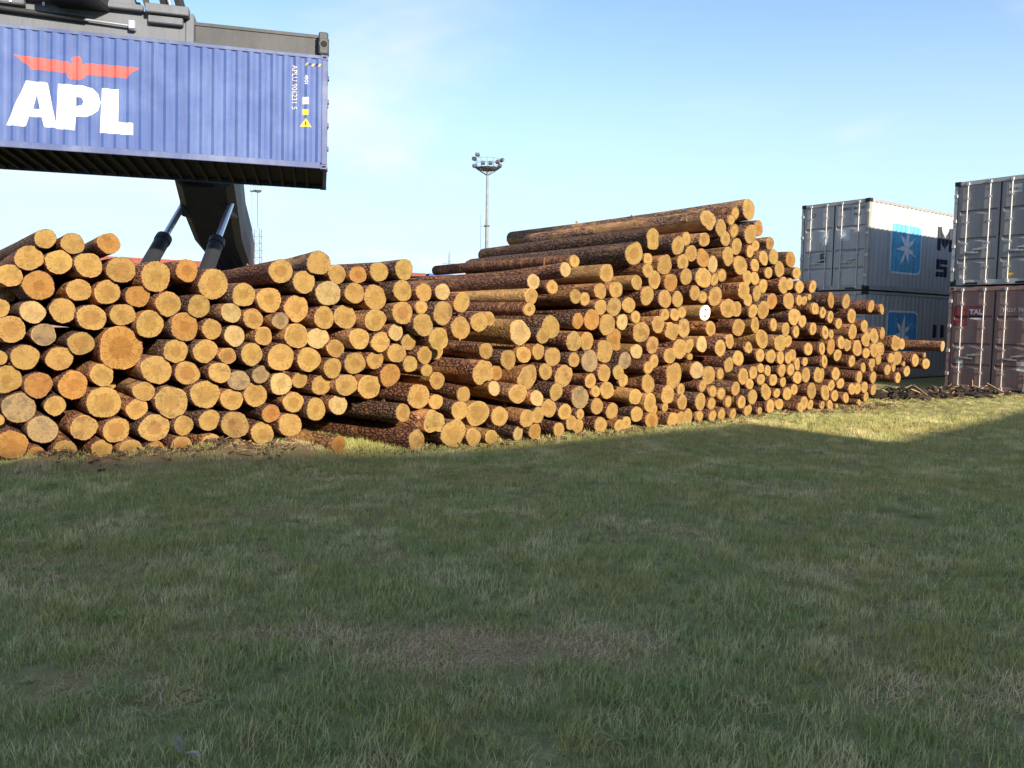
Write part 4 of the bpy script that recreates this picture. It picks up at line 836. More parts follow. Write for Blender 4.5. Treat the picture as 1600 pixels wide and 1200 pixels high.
# ------------------------------------------------------------------ shipping containers
CL, CW, CH = 12.192, 2.438, 2.896
M_DARK = flat('dark_parts_and_hole_shade', (.012, .012, .013), .8)  # near-black: plain dark parts, and shade of holes painted as flat patches
M_GALV = flat('galvanised_steel', (.42, .42, .43), .45, .2, 12, .5)
M_RUBBER = flat('door_gasket', (.018, .018, .02), .7)
PITCH, DEPTH = .278, .036
def corr(x):
    t = x % PITCH
    if t < .072: return 0.0
    if t < .140: return DEPTH * (t - .072) / .068
    if t < .210: return DEPTH
    return DEPTH * (1 - (t - .210) / .068)
def corr_breaks(a, b):
    out = [a]
    k = math.floor(a / PITCH)
    while k * PITCH < b:
        for o in (0, .072, .140, .210):
            x = k * PITCH + o
            if a + 1e-4 < x < b - 1e-4: out.append(x)
        k += 1
    return out + [b]
GROOVES = (.72, 1.30, 2.06)
def door_breaks():
    out = []
    for g_ in GROOVES: out += [g_ - .11, g_ + .018, g_ + .026]
    return out
def door_depth(z):
    """each shallow channel: a steep lip above, a long slope running out below"""
    for g_ in GROOVES:
        if g_ - .11 < z <= g_ + .018: return .055 * (z - g_ + .11) / .128
        if g_ + .018 < z < g_ + .026: return .055 * (g_ + .026 - z) / .008
    return 0.0
def dark_oval_box(mb, lo, hi, faces, d=.035, inset=.032, mi=0, mi_in=1):
    """box with flat dark ovals on the named faces, shade of hollows painted on"""
    mb.bevbox(lo, hi, .006, mi)
    c = [(lo[i] + hi[i]) / 2 for i in range(3)]
    for f in faces:
        ax = 'xyz'.index(f[1]); s = 1 if f[0] == '+' else -1
        a, b_ = [k for k in range(3) if k != ax]
        ha, hb = (hi[a] - lo[a]) / 2 - inset, (hi[b_] - lo[b_]) / 2 - inset
        n = 10; face = (hi if s > 0 else lo)[ax] + s * .002
        vs, fs = [], []
        for k in range(n):
            t = 2 * math.pi * k / n
            p = [0, 0, 0]; p[ax] = face; p[a] = c[a] + ha * math.cos(t); p[b_] = c[b_] + hb * math.sin(t); vs.append(tuple(p))
        mb.add(vs, [tuple(range(n))], mi_in)
def text_mesh(body, size, offset=0.0, align='LEFT'):
    cu = bpy.data.curves.new('lettering', 'FONT'); cu.body = body; cu.size = size; cu.offset = offset; cu.align_x = align
    cu.resolution_u = 2
    ob = bpy.data.objects.new('lettering', cu)
    me = bpy.data.meshes.new_from_object(ob)
    bpy.data.objects.remove(ob); return me
def poly_mesh(loops):
    cu = bpy.data.curves.new('shape', 'CURVE'); cu.dimensions = '2D'; cu.fill_mode = 'BOTH'
    for lp in loops:
        sp = cu.splines.new('POLY'); sp.points.add(len(lp) - 1); sp.use_cyclic_u = True
        for p, q in zip(sp.points, lp): p.co = (q[0], q[1], 0, 1)
    ob = bpy.data.objects.new('shape', cu)
    me = bpy.data.meshes.new_from_object(ob)
    bpy.data.objects.remove(ob); return me
def round_rect(x0, z0, x1, z1, r, n=5):
    pts = []
    for cx, cz, a0 in ((x1 - r, z0 + r, -90), (x1 - r, z1 - r, 0), (x0 + r, z1 - r, 90), (x0 + r, z0 + r, 180)):
        for k in range(n + 1):
            t = R(a0 + 90 * k / n); pts.append((cx + r * math.cos(t), cz + r * math.sin(t)))
    return pts
def lay(me, name, mat, parent, surf, off=(0, 0), rot90=False, lift=.003, y0=.010):
    """lay a flat mesh (a, b) on a long side ('side'), on the doors ('door') or on the door's recess"""
    bm = bmesh.new(); bm.from_mesh(me)
    for p in bm.verts:
        a, b_ = p.co.x, p.co.y
        if rot90: a, b_ = b_, -a
        p.co = Vector((a + off[0], b_ + off[1], 0))
    xs = [p.co.x for p in bm.verts]; zs = [p.co.y for p in bm.verts]
    if surf == 'side':
        for x in corr_breaks(min(xs), max(xs))[1:-1]:
            bmesh.ops.bisect_plane(bm, geom=bm.verts[:] + bm.edges[:] + bm.faces[:], plane_co=(x, 0, 0), plane_no=(1, 0, 0))
        for p in bm.verts: p.co = Vector((p.co.x, y0 + corr(p.co.x) - lift, p.co.y))
    else:
        for z in door_breaks():
            if min(zs) < z < max(zs):
                bmesh.ops.bisect_plane(bm, geom=bm.verts[:] + bm.edges[:] + bm.faces[:], plane_co=(0, z, 0), plane_no=(0, 1, 0))
        # seen from outside the doors, +a runs towards -y: mirrored here so that writing reads the right way
        for p in bm.verts: p.co = Vector((.030 + door_depth(p.co.y) - lift, CW - p.co.x, p.co.y))
    me2 = bpy.data.meshes.new(name); bm.to_mesh(me2); bm.free(); bpy.data.meshes.remove(me)
    me2.materials.append(mat)
    return link(name, me2, parent)

M_UNDER = flat('near_black_underside', (.013, .014, .018), .8, .3)  # even near-black colour for the crossmembers under the container
def container(name, M, body, door_mat=None, frame_mat=None, doors=True, underside=False, corner_mat=None):
    """x along the length with the doors at x=0, y=0 the near long side, z up"""
    root = empty(name, M)
    fm = frame_mat or body; dm = door_mat or body; cm = corner_mat or fm
    # corner castings
    for i, x in enumerate((0, CL)):
        for j, y in enumerate((0, CW)):
            for k, z in enumerate((0, CH)):
                mb = MB()
                lo = (x if i == 0 else x - .178, y if j == 0 else y - .162, z if k == 0 else z - .118)
                hi = (lo[0] + .178, lo[1] + .162, lo[2] + .118)
                dark_oval_box(mb, lo, hi, ('-x' if i == 0 else '+x', '-y' if j == 0 else '+y', '-z' if k == 0 else '+z'))
                mb.build('corner_casting', [cm, M_DARK], root)
            mb = MB(); xx = (x + .006, x + .15) if i == 0 else (x - .15, x - .006); yy = (y + .004, y + .10) if j == 0 else (y - .10, y - .004)
            mb.bevbox((xx[0], yy[0], .118), (xx[1], yy[1], CH - .118), .012)
            mb.build('corner_post', fm, root)
    for j in (0, 1):
        y = .004 if j == 0 else CW - .064
        MB().bevbox((.178, y, CH - .10), (CL - .178, y + .06, CH - .012), .008).build('top_rail', fm, root)
        mb = MB(); mb.bevbox((.178, y, .012), (CL - .178, y + .05, .165), .008)
        mb.build('bottom_rail', fm, root)
    for i in (0, 1):
        x = .008 if i == 0 else CL - .108
        MB().bevbox((x, .162, CH - .125), (x + .10, CW - .162, CH - .008), .008).build('header', fm, root)
        mb = MB().bevbox((x, .162, .015), (x + .10, CW - .162, .155), .008)
        if i == 0:
            for y in (.38, CW - .74): mb.box((x - .002, y, .03), (x + .02, y + .36, .085), 1)  # flat dark inserts paint the shade of sill openings
        mb.build('sill', [fm, M_DARK], root)
    # corrugated long sides
    z0, z1 = .165, CH - .10
    for j in (0, 1):
        mb = MB(); xs = corr_breaks(.15, CL - .15)
        vs = []
        for x in xs:
            y = .010 + corr(x); y = y if j == 0 else CW - y
            vs += [(x, y, z0), (x, y, z1)]
        mb.add(vs, [(2*i, 2*i+2, 2*i+3, 2*i+1) for i in range(len(xs) - 1)])
        mb.build('side_panel', body, root)
    # blind end
    mb = MB(); ys = corr_breaks(.10, CW - .10); vs = []
    for y in ys: vs += [(CL - .012 - corr(y), y, .15), (CL - .012 - corr(y), y, CH - .12)]
    mb.add(vs, [(2*i, 2*i+2, 2*i+3, 2*i+1) for i in range(len(ys) - 1)]); mb.build('end_panel', body, root)
    # roof with shallow cross corrugation
    mb = MB(); xs = corr_breaks(.11, CL - .11); vs = []
    for x in xs:
        z = CH - .03 - corr(x) * .5; vs += [(x, .05, z), (x, CW - .05, z)]
    mb.add(vs, [(2*i, 2*i+2, 2*i+3, 2*i+1) for i in range(len(xs) - 1)]); mb.build('roof_panel', body, root)
    MB().box((.1, .05, .13), (CL - .1, CW - .05, .158)).build('floor', M_DARK if underside else fm, root)
    if underside:
        cmesh = MB().box((-.03, .054, .02), (.03, CW - .054, .13)).mesh('crossmember', M_UNDER)
        k = .45
        while k < CL - .3:
            link('crossmember', cmesh, root, (k, 0, 0)); k += .33
    # doors
    if doors:
        for j in (0, 1):
            ya, yb = (.10, CW / 2 - .008) if j == 0 else (CW / 2 + .008, CW - .10)
            zb = [.16] + door_breaks() + [CH - .13]
            vs = []; yi, yo = ya + .06, yb - .06
            mb = MB()
            for z in zb:
                dd = door_depth(z)
                vs += [(.030, ya, z), (.030, yi, z), (.030 + dd, yi + .012, z), (.030 + dd, yo - .012, z), (.030, yo, z), (.030, yb, z)]
            mb.add(vs, [(6*i+k, 6*i+k+1, 6*i+k+7, 6*i+k+6) for i in range(len(zb) - 1) for k in range(5)])
            d = mb.build('door', dm, root)
            g_ = MB()
            for y in (ya, yb): g_.box((.022, y - .010, .155), (.034, y + .010, CH - .125))
            g_.build('gasket', M_RUBBER, d)
            for fr in (.24, .76):
                y = ya + (yb - ya) * fr
                bar = MB().tube((-.004, y, .06), (-.004, y, CH - .05), .019, n=10)
                for z in (.10, CH - .09): bar.bevbox((-.035, y - .04, z - .045), (.02, y + .04, z + .045), .008)
                for z in (.5, 1.15, 1.75, 2.4): bar.box((-.028, y - .035, z - .02), (.031, y + .035, z + .02))
                bar.build('locking_bar', M_GALV, d)
                h = MB().bar((-.03, y, 1.02 if fr < .5 else .92), (-.035, y + (.36 if fr < .5 else -.36) * (1 if j == 0 else 1), .99 if fr < .5 else .90), .014, .034)
                h.box((-.036, y + (.16 if fr < .5 else -.24), .88 if fr > .5 else .97), (.03, y + (.24 if fr < .5 else -.16), .94 if fr > .5 else 1.03))
                h.build('door_handle', M_GALV, d)
            for z in (.45, 1.1, 1.8, 2.5):
                y = .055 if j == 0 else CW - .055
                MB().bevbox((-.022, y - .05, z - .05), (.03, y + .06 if j == 0 else y + .05, z + .05), .01).build('hinge', M_GALV, d)
    return root
def grid_mat(x, y, z, yaw):
    return Matrix.Translation((x, y, z)) @ Matrix.Rotation(yaw, 4, 'Z')
YAW = math.atan2(.6, .8)
M_BLUE = paint('blue_container_paint', (.046, .084, .25), (.095, .15, .34), .6, .35, .5, .45)
M_BLUE_FRAME = paint('blue_frame_paint', (.055, .08, .20), (.2, .24, .36), .5, .35, .5)
M_GREY_SIDE = paint('pale_grey_paint', (.36, .36, .37), (.42, .42, .44), .5, .15, .45, .35)
M_GREY_DOOR = paint('grey_door_paint', (.33, .335, .35), (.40, .40, .42), .5, .2, .5, .4)
M_GREY_DARK = paint('dark_grey_paint', (.23, .225, .23), (.29, .28, .28), .5, .3, .55, .45)
M_GREY_LOW = paint('old_grey_paint', (.36, .36, .37), (.42, .42, .43), .5, .3, .55, .5)
M_GREY_FRAME = paint('grey_frame_paint', (.30, .30, .31), (.2, .2, .2), .6, .5, .55)
M_BROWN = paint('brown_container_paint', (.22, .135, .12), (.28, .20, .18), .6, .5, .6, .5)
M_RED_PANEL = flat('red_panel_paint', (.22, .05, .05), .55, .3, 4)
M_WHITE = paint('white_lettering', (.60, .60, .59), (.46, .46, .48), .5, .25, .5, .12)
M_GREYWHITE = flat('faded_lettering', (.52, .50, .48), .6, .25, 14)
M_INK = flat('dark_lettering', (.012, .016, .035), .6, .2)
M_GREYINK = flat('grey_lettering', (.07, .075, .085), .6, .3, 12)
M_RED = paint('red_emblem', (.42, .075, .07), (.34, .12, .12), .5, .2, .5, .2)
M_YEL = flat('yellow_label', (.72, .46, .03), .5, .15, 8)
M_BLACK = flat('black_stripe', (.015, .015, .016), .6)
M_STAR = flat('white_star', (.66, .70, .74), .5, .1, 6)
M_SKYB = flat('light_blue_panel', (.095, .36, .56), .5, .18, 3)
M_SKYB_LOW = flat('blue_panel', (.06, .28, .56), .5, .18, 3)
M_PALEB = flat('faded_blue_panel', (.42, .48, .54), .55, .15, 5)
M_LIME = flat('flaking_green_edge', (.36, .40, .16), .7, .5, 30)

# blue container held in the air
APL_M = None
def apl_matrix():
    yaw = math.atan2(1.75, 7.25)
    xd = Vector((math.cos(yaw), math.sin(yaw), -.012)).normalized()
    yd = Vector((0, 0, 1)).cross(xd).normalized(); yd = (yd - Vector((0, 0, .062))).normalized(); zd = xd.cross(yd)
    o = Vector((-16.65, 18.04, 5.70))
    return Matrix(((xd[0], yd[0], zd[0], o[0]), (xd[1], yd[1], zd[1], o[1]), (xd[2], yd[2], zd[2], o[2]), (0, 0, 0, 1)))
APL_M = apl_matrix()
blue = container('shipping_container', APL_M, M_BLUE, frame_mat=M_BLUE_FRAME, doors=False, underside=True)
tag(blue, 'long blue corrugated container with red eagle and white letters hanging in the air', 'container')
for lp, nm, mt in (
    ([[(4.85, .53), (5.26, 1.60), (5.72, 1.60), (5.93, .55), (5.66, .55), (5.61, .77), (5.34, .77), (5.27, .53)], [(5.41, .96), (5.57, .96), (5.49, 1.30)]], 'letter', M_WHITE),
    ([[(5.95, 1.60), (6.50, 1.60), (6.70, 1.55), (6.82, 1.43), (6.87, 1.24), (6.82, 1.04), (6.70, .92), (6.52, .86), (6.33, .85), (6.31, .53), (5.91, .53)],
      [(6.34, 1.32), (6.46, 1.31), (6.51, 1.22), (6.46, 1.12), (6.34, 1.10)]], 'letter', M_WHITE),
    ([[(6.90, 1.58), (7.28, 1.58), (7.27, .80), (7.60, .80), (7.60, .51), (6.86, .51)]], 'letter', M_WHITE),
    ([[(4.99, 2.19), (6.12, 2.14), (6.18, 2.13), (6.22, 2.09), (6.27, 2.12), (6.22, 2.20), (6.25, 2.25), (6.33, 2.29), (6.42, 2.28), (6.47, 2.21), (6.46, 2.10), (6.55, 2.14), (7.74, 2.15),
       (7.60, 2.04), (7.52, 1.97), (7.46, 1.87), (6.55, 1.86), (6.52, 1.79), (6.44, 1.73), (6.36, 1.71), (6.29, 1.75), (6.22, 1.72), (6.16, 1.77), (6.14, 1.87), (5.38, 1.88), (5.31, 1.97), (5.18, 2.04), (5.10, 2.13)]], 'eagle_emblem', M_RED)):
    lay(poly_mesh(lp), nm, mt, blue, 'side')
lay(text_mesh('APLU 906231 5', .175, .0), 'code_lettering', M_GREYWHITE, blue, 'side', (11.31, 2.58), True)
lay(text_mesh('45G1', .11, .003), 'code_lettering', M_WHITE, blue, 'side', (11.62, 2.36), True)
lay(poly_mesh([round_rect(11.57, 1.62, 11.72, 1.80, .01)]), 'label', M_GREYWHITE, blue, 'side')
lay(poly_mesh([round_rect(11.57, 1.35, 11.71, 1.49, .01)]), 'label', M_YEL, blue, 'side')
lay(poly_mesh([[(11.51, 1.05), (11.79, 1.05), (11.65, 1.27)]]), 'warning_triangle', M_YEL, blue, 'side')
lay(poly_mesh([[(11.635, 1.09), (11.665, 1.09), (11.665, 1.18), (11.635, 1.18)]]), 'warning_mark', M_BLACK, blue, 'side', lift=.006)
for k in range(5):
    x = 11.62 + k * .08
    lay(poly_mesh([[(x, 2.60), (x + .04, 2.60), (x + .08, 2.665), (x + .04, 2.665)]]), 'hazard_stripe', M_YEL if k % 2 == 0 else M_BLACK, blue, 'side')
for k in range(4):
    MB().bevbox((CL - .02, CW - .2, .5 + k * .6), (CL + .035, CW - .06, .6 + k * .6), .01).build('hinge', M_BLUE_FRAME, blue)
    MB().bevbox((CL - .02, .06, .5 + k * .6), (CL + .03, .2, .6 + k * .6), .01).build('hinge', M_BLUE_FRAME, blue)

# grey containers with the star sign
def star_pts(cx, cz, r0, r1, n=7, rot=8):
    return [(cx + (r0 if k % 2 == 0 else r1) * math.sin(R(rot) + math.pi * k / n) * (.92 if k % 2 == 0 else 1), cz + (r0 if k % 2 == 0 else r1) * math.cos(R(rot) + math.pi * k / n)) for k in range(2 * n)]
def star_sign(c, panel, z0=.60, z1=2.29):
    lay(poly_mesh([round_rect(1.38, z0, 3.42, z1, .22)]), 'sign_border', M_STAR, c, 'side', lift=.003)
    lay(poly_mesh([round_rect(1.44, z0 + .06, 3.36, z1 - .06, .18)]), 'sign_panel', panel, c, 'side', lift=.006)
    lay(poly_mesh([star_pts(2.44, (z0 + z1) / 2 + .02, .76, .20)]), 'star', M_STAR, c, 'side', lift=.009)
def big_letters(c):
    lay(poly_mesh([[(4.50, 1.54), (4.50, 2.36), (4.82, 2.36), (5.10, 1.92), (5.38, 2.36), (5.70, 2.36), (5.70, 1.54), (5.42, 1.54), (5.42, 1.95), (5.10, 1.54), (4.78, 1.95), (4.78, 1.54)]]), 'letter', M_INK, c, 'side')
    lay(poly_mesh([[(4.50, .62), (5.34, .62), (5.34, 1.0), (4.80, 1.0), (4.80, 1.07), (5.34, 1.07), (5.34, 1.24), (4.50, 1.24), (4.50, .88), (5.05, .88), (5.05, .80), (4.50, .80)]]), 'letter', M_INK, c, 'side')
MX, MY = 11.25, 25.80
m_up = container('shipping_container', grid_mat(MX, MY, CH + .03, YAW), M_GREY_SIDE, M_GREY_DOOR, M_GREY_FRAME, corner_mat=M_BLACK)
tag(m_up, 'pale grey container on top of its stack, star sign on the side', 'container')
star_sign(m_up, M_SKYB); big_letters(m_up)
lay(text_mesh('MSKU', .12, .004), 'code_lettering', M_GREYINK, m_up, 'door', (1.50, 2.58))
lay(text_mesh('866 187', .12, .004), 'code_lettering', M_GREYINK, m_up, 'door', (1.88, 2.58))
lay(text_mesh('45G1', .12, .004), 'code_lettering', M_GREYINK, m_up, 'door', (1.88, 2.40))
for a in (.69, 1.42):
    lay(poly_mesh([round_rect(a, 1.60, a + .36, 2.02, .02)]), 'door_sign', M_PALEB, m_up, 'door')
    lay(poly_mesh([star_pts(a + .18, 1.81, .17, .05)]), 'star', M_STAR, m_up, 'door', lift=.006)
lay(poly_mesh([round_rect(.74, .93, .97, 1.24, .01)]), 'plate', M_GREYINK, m_up, 'door')
lay(poly_mesh([[(.45 + .075 * math.cos(t / 10 * 6.283), 2.52 + .075 * math.sin(t / 10 * 6.283)) for t in range(10)], [(.45 + .045 * math.cos(t / 10 * 6.283), 2.52 + .045 * math.sin(t / 10 * 6.283)) for t in range(10)]]), 'ring_mark', M_GREYINK, m_up, 'door')
for k in range(4): lay(text_mesh('MAX GR   30,480 KGS', .055, .001), 'weight_lettering', M_GREYINK, m_up, 'door', (1.62, 1.24 - .08 * k)) if k == 0 else None
mb = MB()
for k in range(60):
    z = rnd.uniform(.1, CH - .15); h = rnd.uniform(.02, .1); w_ = rnd.uniform(.015, .05); x = rnd.uniform(.02, .1)
    mb.box((x, -.0005, z), (x + w_, .004, z + h))
mb.build('flaked_paint', M_LIME, m_up)
m_low = container('shipping_container', grid_mat(MX, MY, .0, YAW), M_GREY_LOW, M_GREY_DOOR, M_GREY_FRAME, corner_mat=M_BLACK)
tag(m_low, 'shaded grey container under the pale one, blue star sign half hidden by logs', 'container')
star_sign(m_low, M_SKYB_LOW, .66, 2.30)
lay(poly_mesh([[(4.50, 1.40), (4.50, 1.85), (4.85, 1.85), (4.85, 1.40)]]), 'letter', M_INK, m_low, 'side')
lay(poly_mesh([[(5.05, 1.40), (5.05, 1.85), (5.40, 1.85), (5.40, 1.40)]]), 'letter', M_INK, m_low, 'side')
# right-hand stack: far corner of the doors at (12.39, 23.0)
RX, RY = 12.39 + .6 * CW, 23.0 - .8 * CW
r_up = container('shipping_container', grid_mat(RX, RY, CH + .03, YAW), M_GREY_DARK, M_GREY_DARK, M_GREY_DOOR, corner_mat=M_BLACK)
tag(r_up, 'dark grey container with closed doors on top of the brown one', 'container')
lay(poly_mesh([round_rect(1.40, 2.44, 1.72, 2.66, .01)]), 'code_plate', M_GREYWHITE, r_up, 'door')
lay(text_mesh('MSKU', .11, .003), 'code_lettering', M_GREYINK, r_up, 'door', (1.42, 2.50), lift=.006)
lay(poly_mesh([round_rect(1.45, .25, 1.65, .32, .03)]), 'yellow_label', M_YEL, r_up, 'door')
lay(poly_mesh([round_rect(.22, .2, .40, .30, .01)]), 'label', M_GREYWHITE, r_up, 'door')
lay(poly_mesh([round_rect(.80, 1.08, .90, 1.12, .01)]), 'label', M_WHITE, r_up, 'door')
r_low = container('shipping_container', grid_mat(RX, RY, .0, YAW), M_BROWN, M_BROWN, M_BROWN)
tag(r_low, 'weathered brown container with a red panel and white letters on its doors', 'container')
lay(poly_mesh([[(.14, 1.80), (.51, 1.80), (.51, 2.36), (.14, 2.36)]]), 'red_panel', M_RED_PANEL, r_low, 'door')
lay(poly_mesh([[(.55, 1.97), (.94, 1.97), (.94, 2.36), (.55, 2.36)]]), 'red_panel', M_RED_PANEL, r_low, 'door')
lay(text_mesh('TAL', .19, .010), 'lettering', M_WHITE, r_low, 'door', (.57, 2.13), lift=.007)
lay(poly_mesh([[(.57, 1.985), (.92, 1.985), (.92, 2.03), (.57, 2.03)]]), 'lettering_bar', M_WHITE, r_low, 'door', lift=.007)
lay(text_mesh('TRLU', .14, .004), 'code_lettering', M_GREYWHITE, r_low, 'door', (1.40, 2.20))
lay(text_mesh('7643', .14, .004), 'code_lettering', M_GREYWHITE, r_low, 'door', (1.80, 2.20))
lay(text_mesh('45G1', .14, .004), 'code_lettering', M_GREYWHITE, r_low, 'door', (1.80, 2.00))
for a, z, w_, h in ((.27, 1.16, .21, .07), (.28, .62, .18, .26), (1.30, 1.42, .12, .03), (1.82, 1.30, .25, .05), (1.84, .60, .2, .26), (1.34, 1.36, .07, .03), (.30, 2.40, .12, .07)):
    if any(abs(z + h / 2 - g_) < .0 for g_ in GROOVES): continue
    lay(poly_mesh([[(a, z), (a + w_, z), (a + w_, z + h), (a, z + h)]]), 'label', M_GREYWHITE, r_low, 'door')
# ------------------------------------------------------------------ container stacks behind the camera that shade the lawn
def plain_container(mats, first=[None, {}]):
    """body, posts and rails only: a far or hidden container"""
    if first[0] is None:
        side = MB(); xs = corr_breaks(.15, CL - .15)
        for j in (0, 1):
            vs = []
            for x in xs:
                y = .010 + corr(x); y = y if j == 0 else CW - y
                vs += [(x, y, .16), (x, y, CH - .1)]
            side.add(vs, [(2*i, 2*i+2, 2*i+3, 2*i+1) for i in range(len(xs) - 1)])
        ys = corr_breaks(.10, CW - .10)
        for e in (0, 1):
            vs = []
            for y in ys:
                x = .012 + corr(y); x = x if e == 0 else CL - x
                vs += [(x, y, .15), (x, y, CH - .1)]
            side.add(vs, [(2*i, 2*i+2, 2*i+3, 2*i+1) for i in range(len(ys) - 1)])
        side.box((.05, .05, CH - .06), (CL - .05, CW - .05, CH - .03)); side.box((.05, .05, .1), (CL - .05, CW - .05, .15))
        fr = MB()
        for x in (0, CL - .15):
            for y in (0, CW - .12): fr.bevbox((x, y, 0), (x + .15, y + .12, CH), .01)
        for y in (.003, CW - .063):
            for z in (.01, CH - .11): fr.bevbox((.15, y, z), (CL - .15, y + .06, z + .1), .008)
        for x in (.003, CL - .083):
            for z in (.01, CH - .12): fr.bevbox((x, .12, z), (x + .08, CW - .12, z + .11), .008)
        first[0] = (side, fr)
    key = mats[0].name
    if key not in first[1]:
        first[1][key] = (first[0][0].mesh('panels', mats[0]), first[0][1].mesh('frame', mats[1]))
    root = empty('shipping_container')
    a, b_ = first[1][key]
    link('panels', a, root); link('frame', b_, root)
    return root
M_RUST_RED = paint('rust_red_paint', (.22, .055, .04), (.28, .10, .08), .5, .3, .6)
M_BLUE_FAR = paint('far_blue_paint', (.035, .085, .30), (.1, .15, .35), .4, .2, .5)
M_GREEN_FAR = paint('green_paint', (.05, .12, .09), (.1, .16, .14), .4, .2, .5)
COLS = [('brown', M_BROWN), ('red', M_RUST_RED), ('grey', M_GREY_LOW), ('blue', M_BLUE_FAR), ('green', M_GREEN_FAR)]
def row(x, y, yaw, n, tiers, seq, where, group, rev=1):
    d = Vector((math.cos(yaw), math.sin(yaw), 0)); k = 0
    for t in range(tiers):
        for i in range(n):
            cn, mt = COLS[seq[k % len(seq)]]; k += 1
            c = plain_container((mt, mt))
            p = Vector((x, y, 0)) + d * i * (CL + .25)
            c.matrix_world = grid_mat(p.x, p.y, t * (CH + .02), yaw)
            tag(c, '%s container, %s, %s tier up, %s along' % (cn, where, ORD[t + 1], ORD[i + 1]), 'container', group)
# three high: front edge right end at (17.45, -2.7), yaw 31 degrees; local y=CW is the side towards the logs
YA, YB = R(25.5), R(44)
def row_from_front(xe, ye, yaw, n, tiers, seq, where, group, end):
    d = Vector((math.cos(yaw), math.sin(yaw), 0)); nrm = Vector((-math.sin(yaw), math.cos(yaw), 0))
    ln = n * CL + (n - 1) * .25
    s = Vector((xe, ye, 0)) - nrm * CW - (d * ln if end else d * 0)
    row(s.x, s.y, yaw, n, tiers, seq, where, group)
row_from_front(13.99, -2.09, R(34), 1, 2, (0, 2), 'two-high stack behind the lawn', 'containers of the stack behind the viewer', True)
row_from_front(15.21, -13.26, R(15), 3, 3, (1, 3, 4, 0, 1, 2, 3, 0, 1), 'tall row behind the lawn', 'containers of the tall row behind the viewer', True)
row_from_front(10.29, 3.67, YB, 1, 1, (2, 0), 'low stack beside the lawn', 'containers of the low stack beside the lawn', False)
# distant row beyond the logs
def far_row():
    d = Vector((.815, .58, 0)); s = Vector((-37.8, 46.8, 0))
    seq = {0: (1, 1), 1: (0, 1), 2: (1, 0), 3: (1, 3), 4: (2, 1)}
    names = ('first', 'second', 'third', 'fourth', 'fifth')
    p = s.copy()
    for i in range(4):
        for t in range(2):
            ci = (1, 1, 1, 3)[i] if t == 1 else (0, 1, 0, 1)[i]
            cn, mt = COLS[ci]
            c = plain_container((mt, mt)); c.matrix_world = grid_mat(p.x, p.y, t * (CH + .02), math.atan2(d.y, d.x))
            tag(c, '%s container far behind the logs, %s tier, %s in the row' % (cn, ('lower', 'upper')[t], names[i]), 'container', 'distant container row')
        p = p + d * (CL + .35)
far_row()

# red goods wagons standing between
M_WAGON = paint('wagon_red_paint', (.30, .06, .06), (.36, .14, .13), .5, .25, .6)
def wagon(x, y, yaw, lab):
    w = empty('goods_wagon', grid_mat(x, y, 0, yaw))
    b_ = MB(); b_.bevbox((0, 0, 1.25), (13.6, 2.8, 3.86), .03)
    b_.build('body', M_WAGON, w)
    rb = MB().box((-.04, -.07, 1.25), (.04, .0, 3.8)).mesh('rib', M_WAGON)
    for k in range(15): link('rib', rb, w, (.3 + k * .93, 0, 0))
    MB().bevbox((-.05, -.06, 3.74), (13.65, 2.86, 3.90), .02).build('top_rail', M_WAGON, w)
    MB().box((-.3, .6, .95), (13.9, 2.2, 1.248)).build('underframe', M_DARK, w)
    wh = MB(); 
    wh.tube((0, .5, .47), (0, .65, .47), .47, n=18); wh.tube((0, 2.15, .47), (0, 2.3, .47), .47, n=18); wh.tube((0, .5, .47), (0, 2.3, .47), .09)
    wm = wh.mesh('wheelset', M_DARK)
    for xx in (1.6, 3.4, 10.2, 12.0): link('wheelset', wm, w, (xx, 0, 0))
    tag(w, lab, 'wagon', 'goods wagons behind the logs')
wagon(-15.6, 32.6, R(46), 'red goods wagon behind the lifting machine')
wagon(-5.6, 43.0, R(46), 'red goods wagon behind the logs below the light mast')

# ------------------------------------------------------------------ reach stacker holding the blue container
M_ST_GREY = paint('machine_grey_paint', (.105, .118, .145), (.14, .155, .185), .5, .2, .5)
M_ST_DARK = paint('machine_dark_paint', (.020, .021, .025), (.05, .05, .055), .4, .1, .5)
M_ST_MID = paint('telescope_grey_paint', (.042, .046, .055), (.075, .08, .09), .5, .25, .5)
M_CHROME = flat('chromed_rod', (.75, .75, .80), .3, .05, 3, .85)
M_TYRE = flat('tyre', (.02, .02, .02), .85)
M_GLASS, _nt, _b = new_mat('cab_glass', .08, .6); _b.inputs['Base Color'].default_value = (.03, .05, .06, 1)
stk_M = Matrix.Translation((-10.6, 29.0, 0))
stk = empty('reach_stacker', stk_M)
tag(stk, 'dark reach stacker behind the logs, boom raised, spreader clamped on the blue container', 'machine')
def wpart(mb, name, mats, parent=None, M=None):
    """part given in world coordinates (or in frame M), hung under its parent"""
    o = mb.build(name, mats, parent or stk)
    o.matrix_parent_inverse = (parent.matrix_world if parent else stk_M).inverted()
    if M is not None: o.matrix_basis = M
    return o
bpy.context.view_layer.update()
A = APL_M
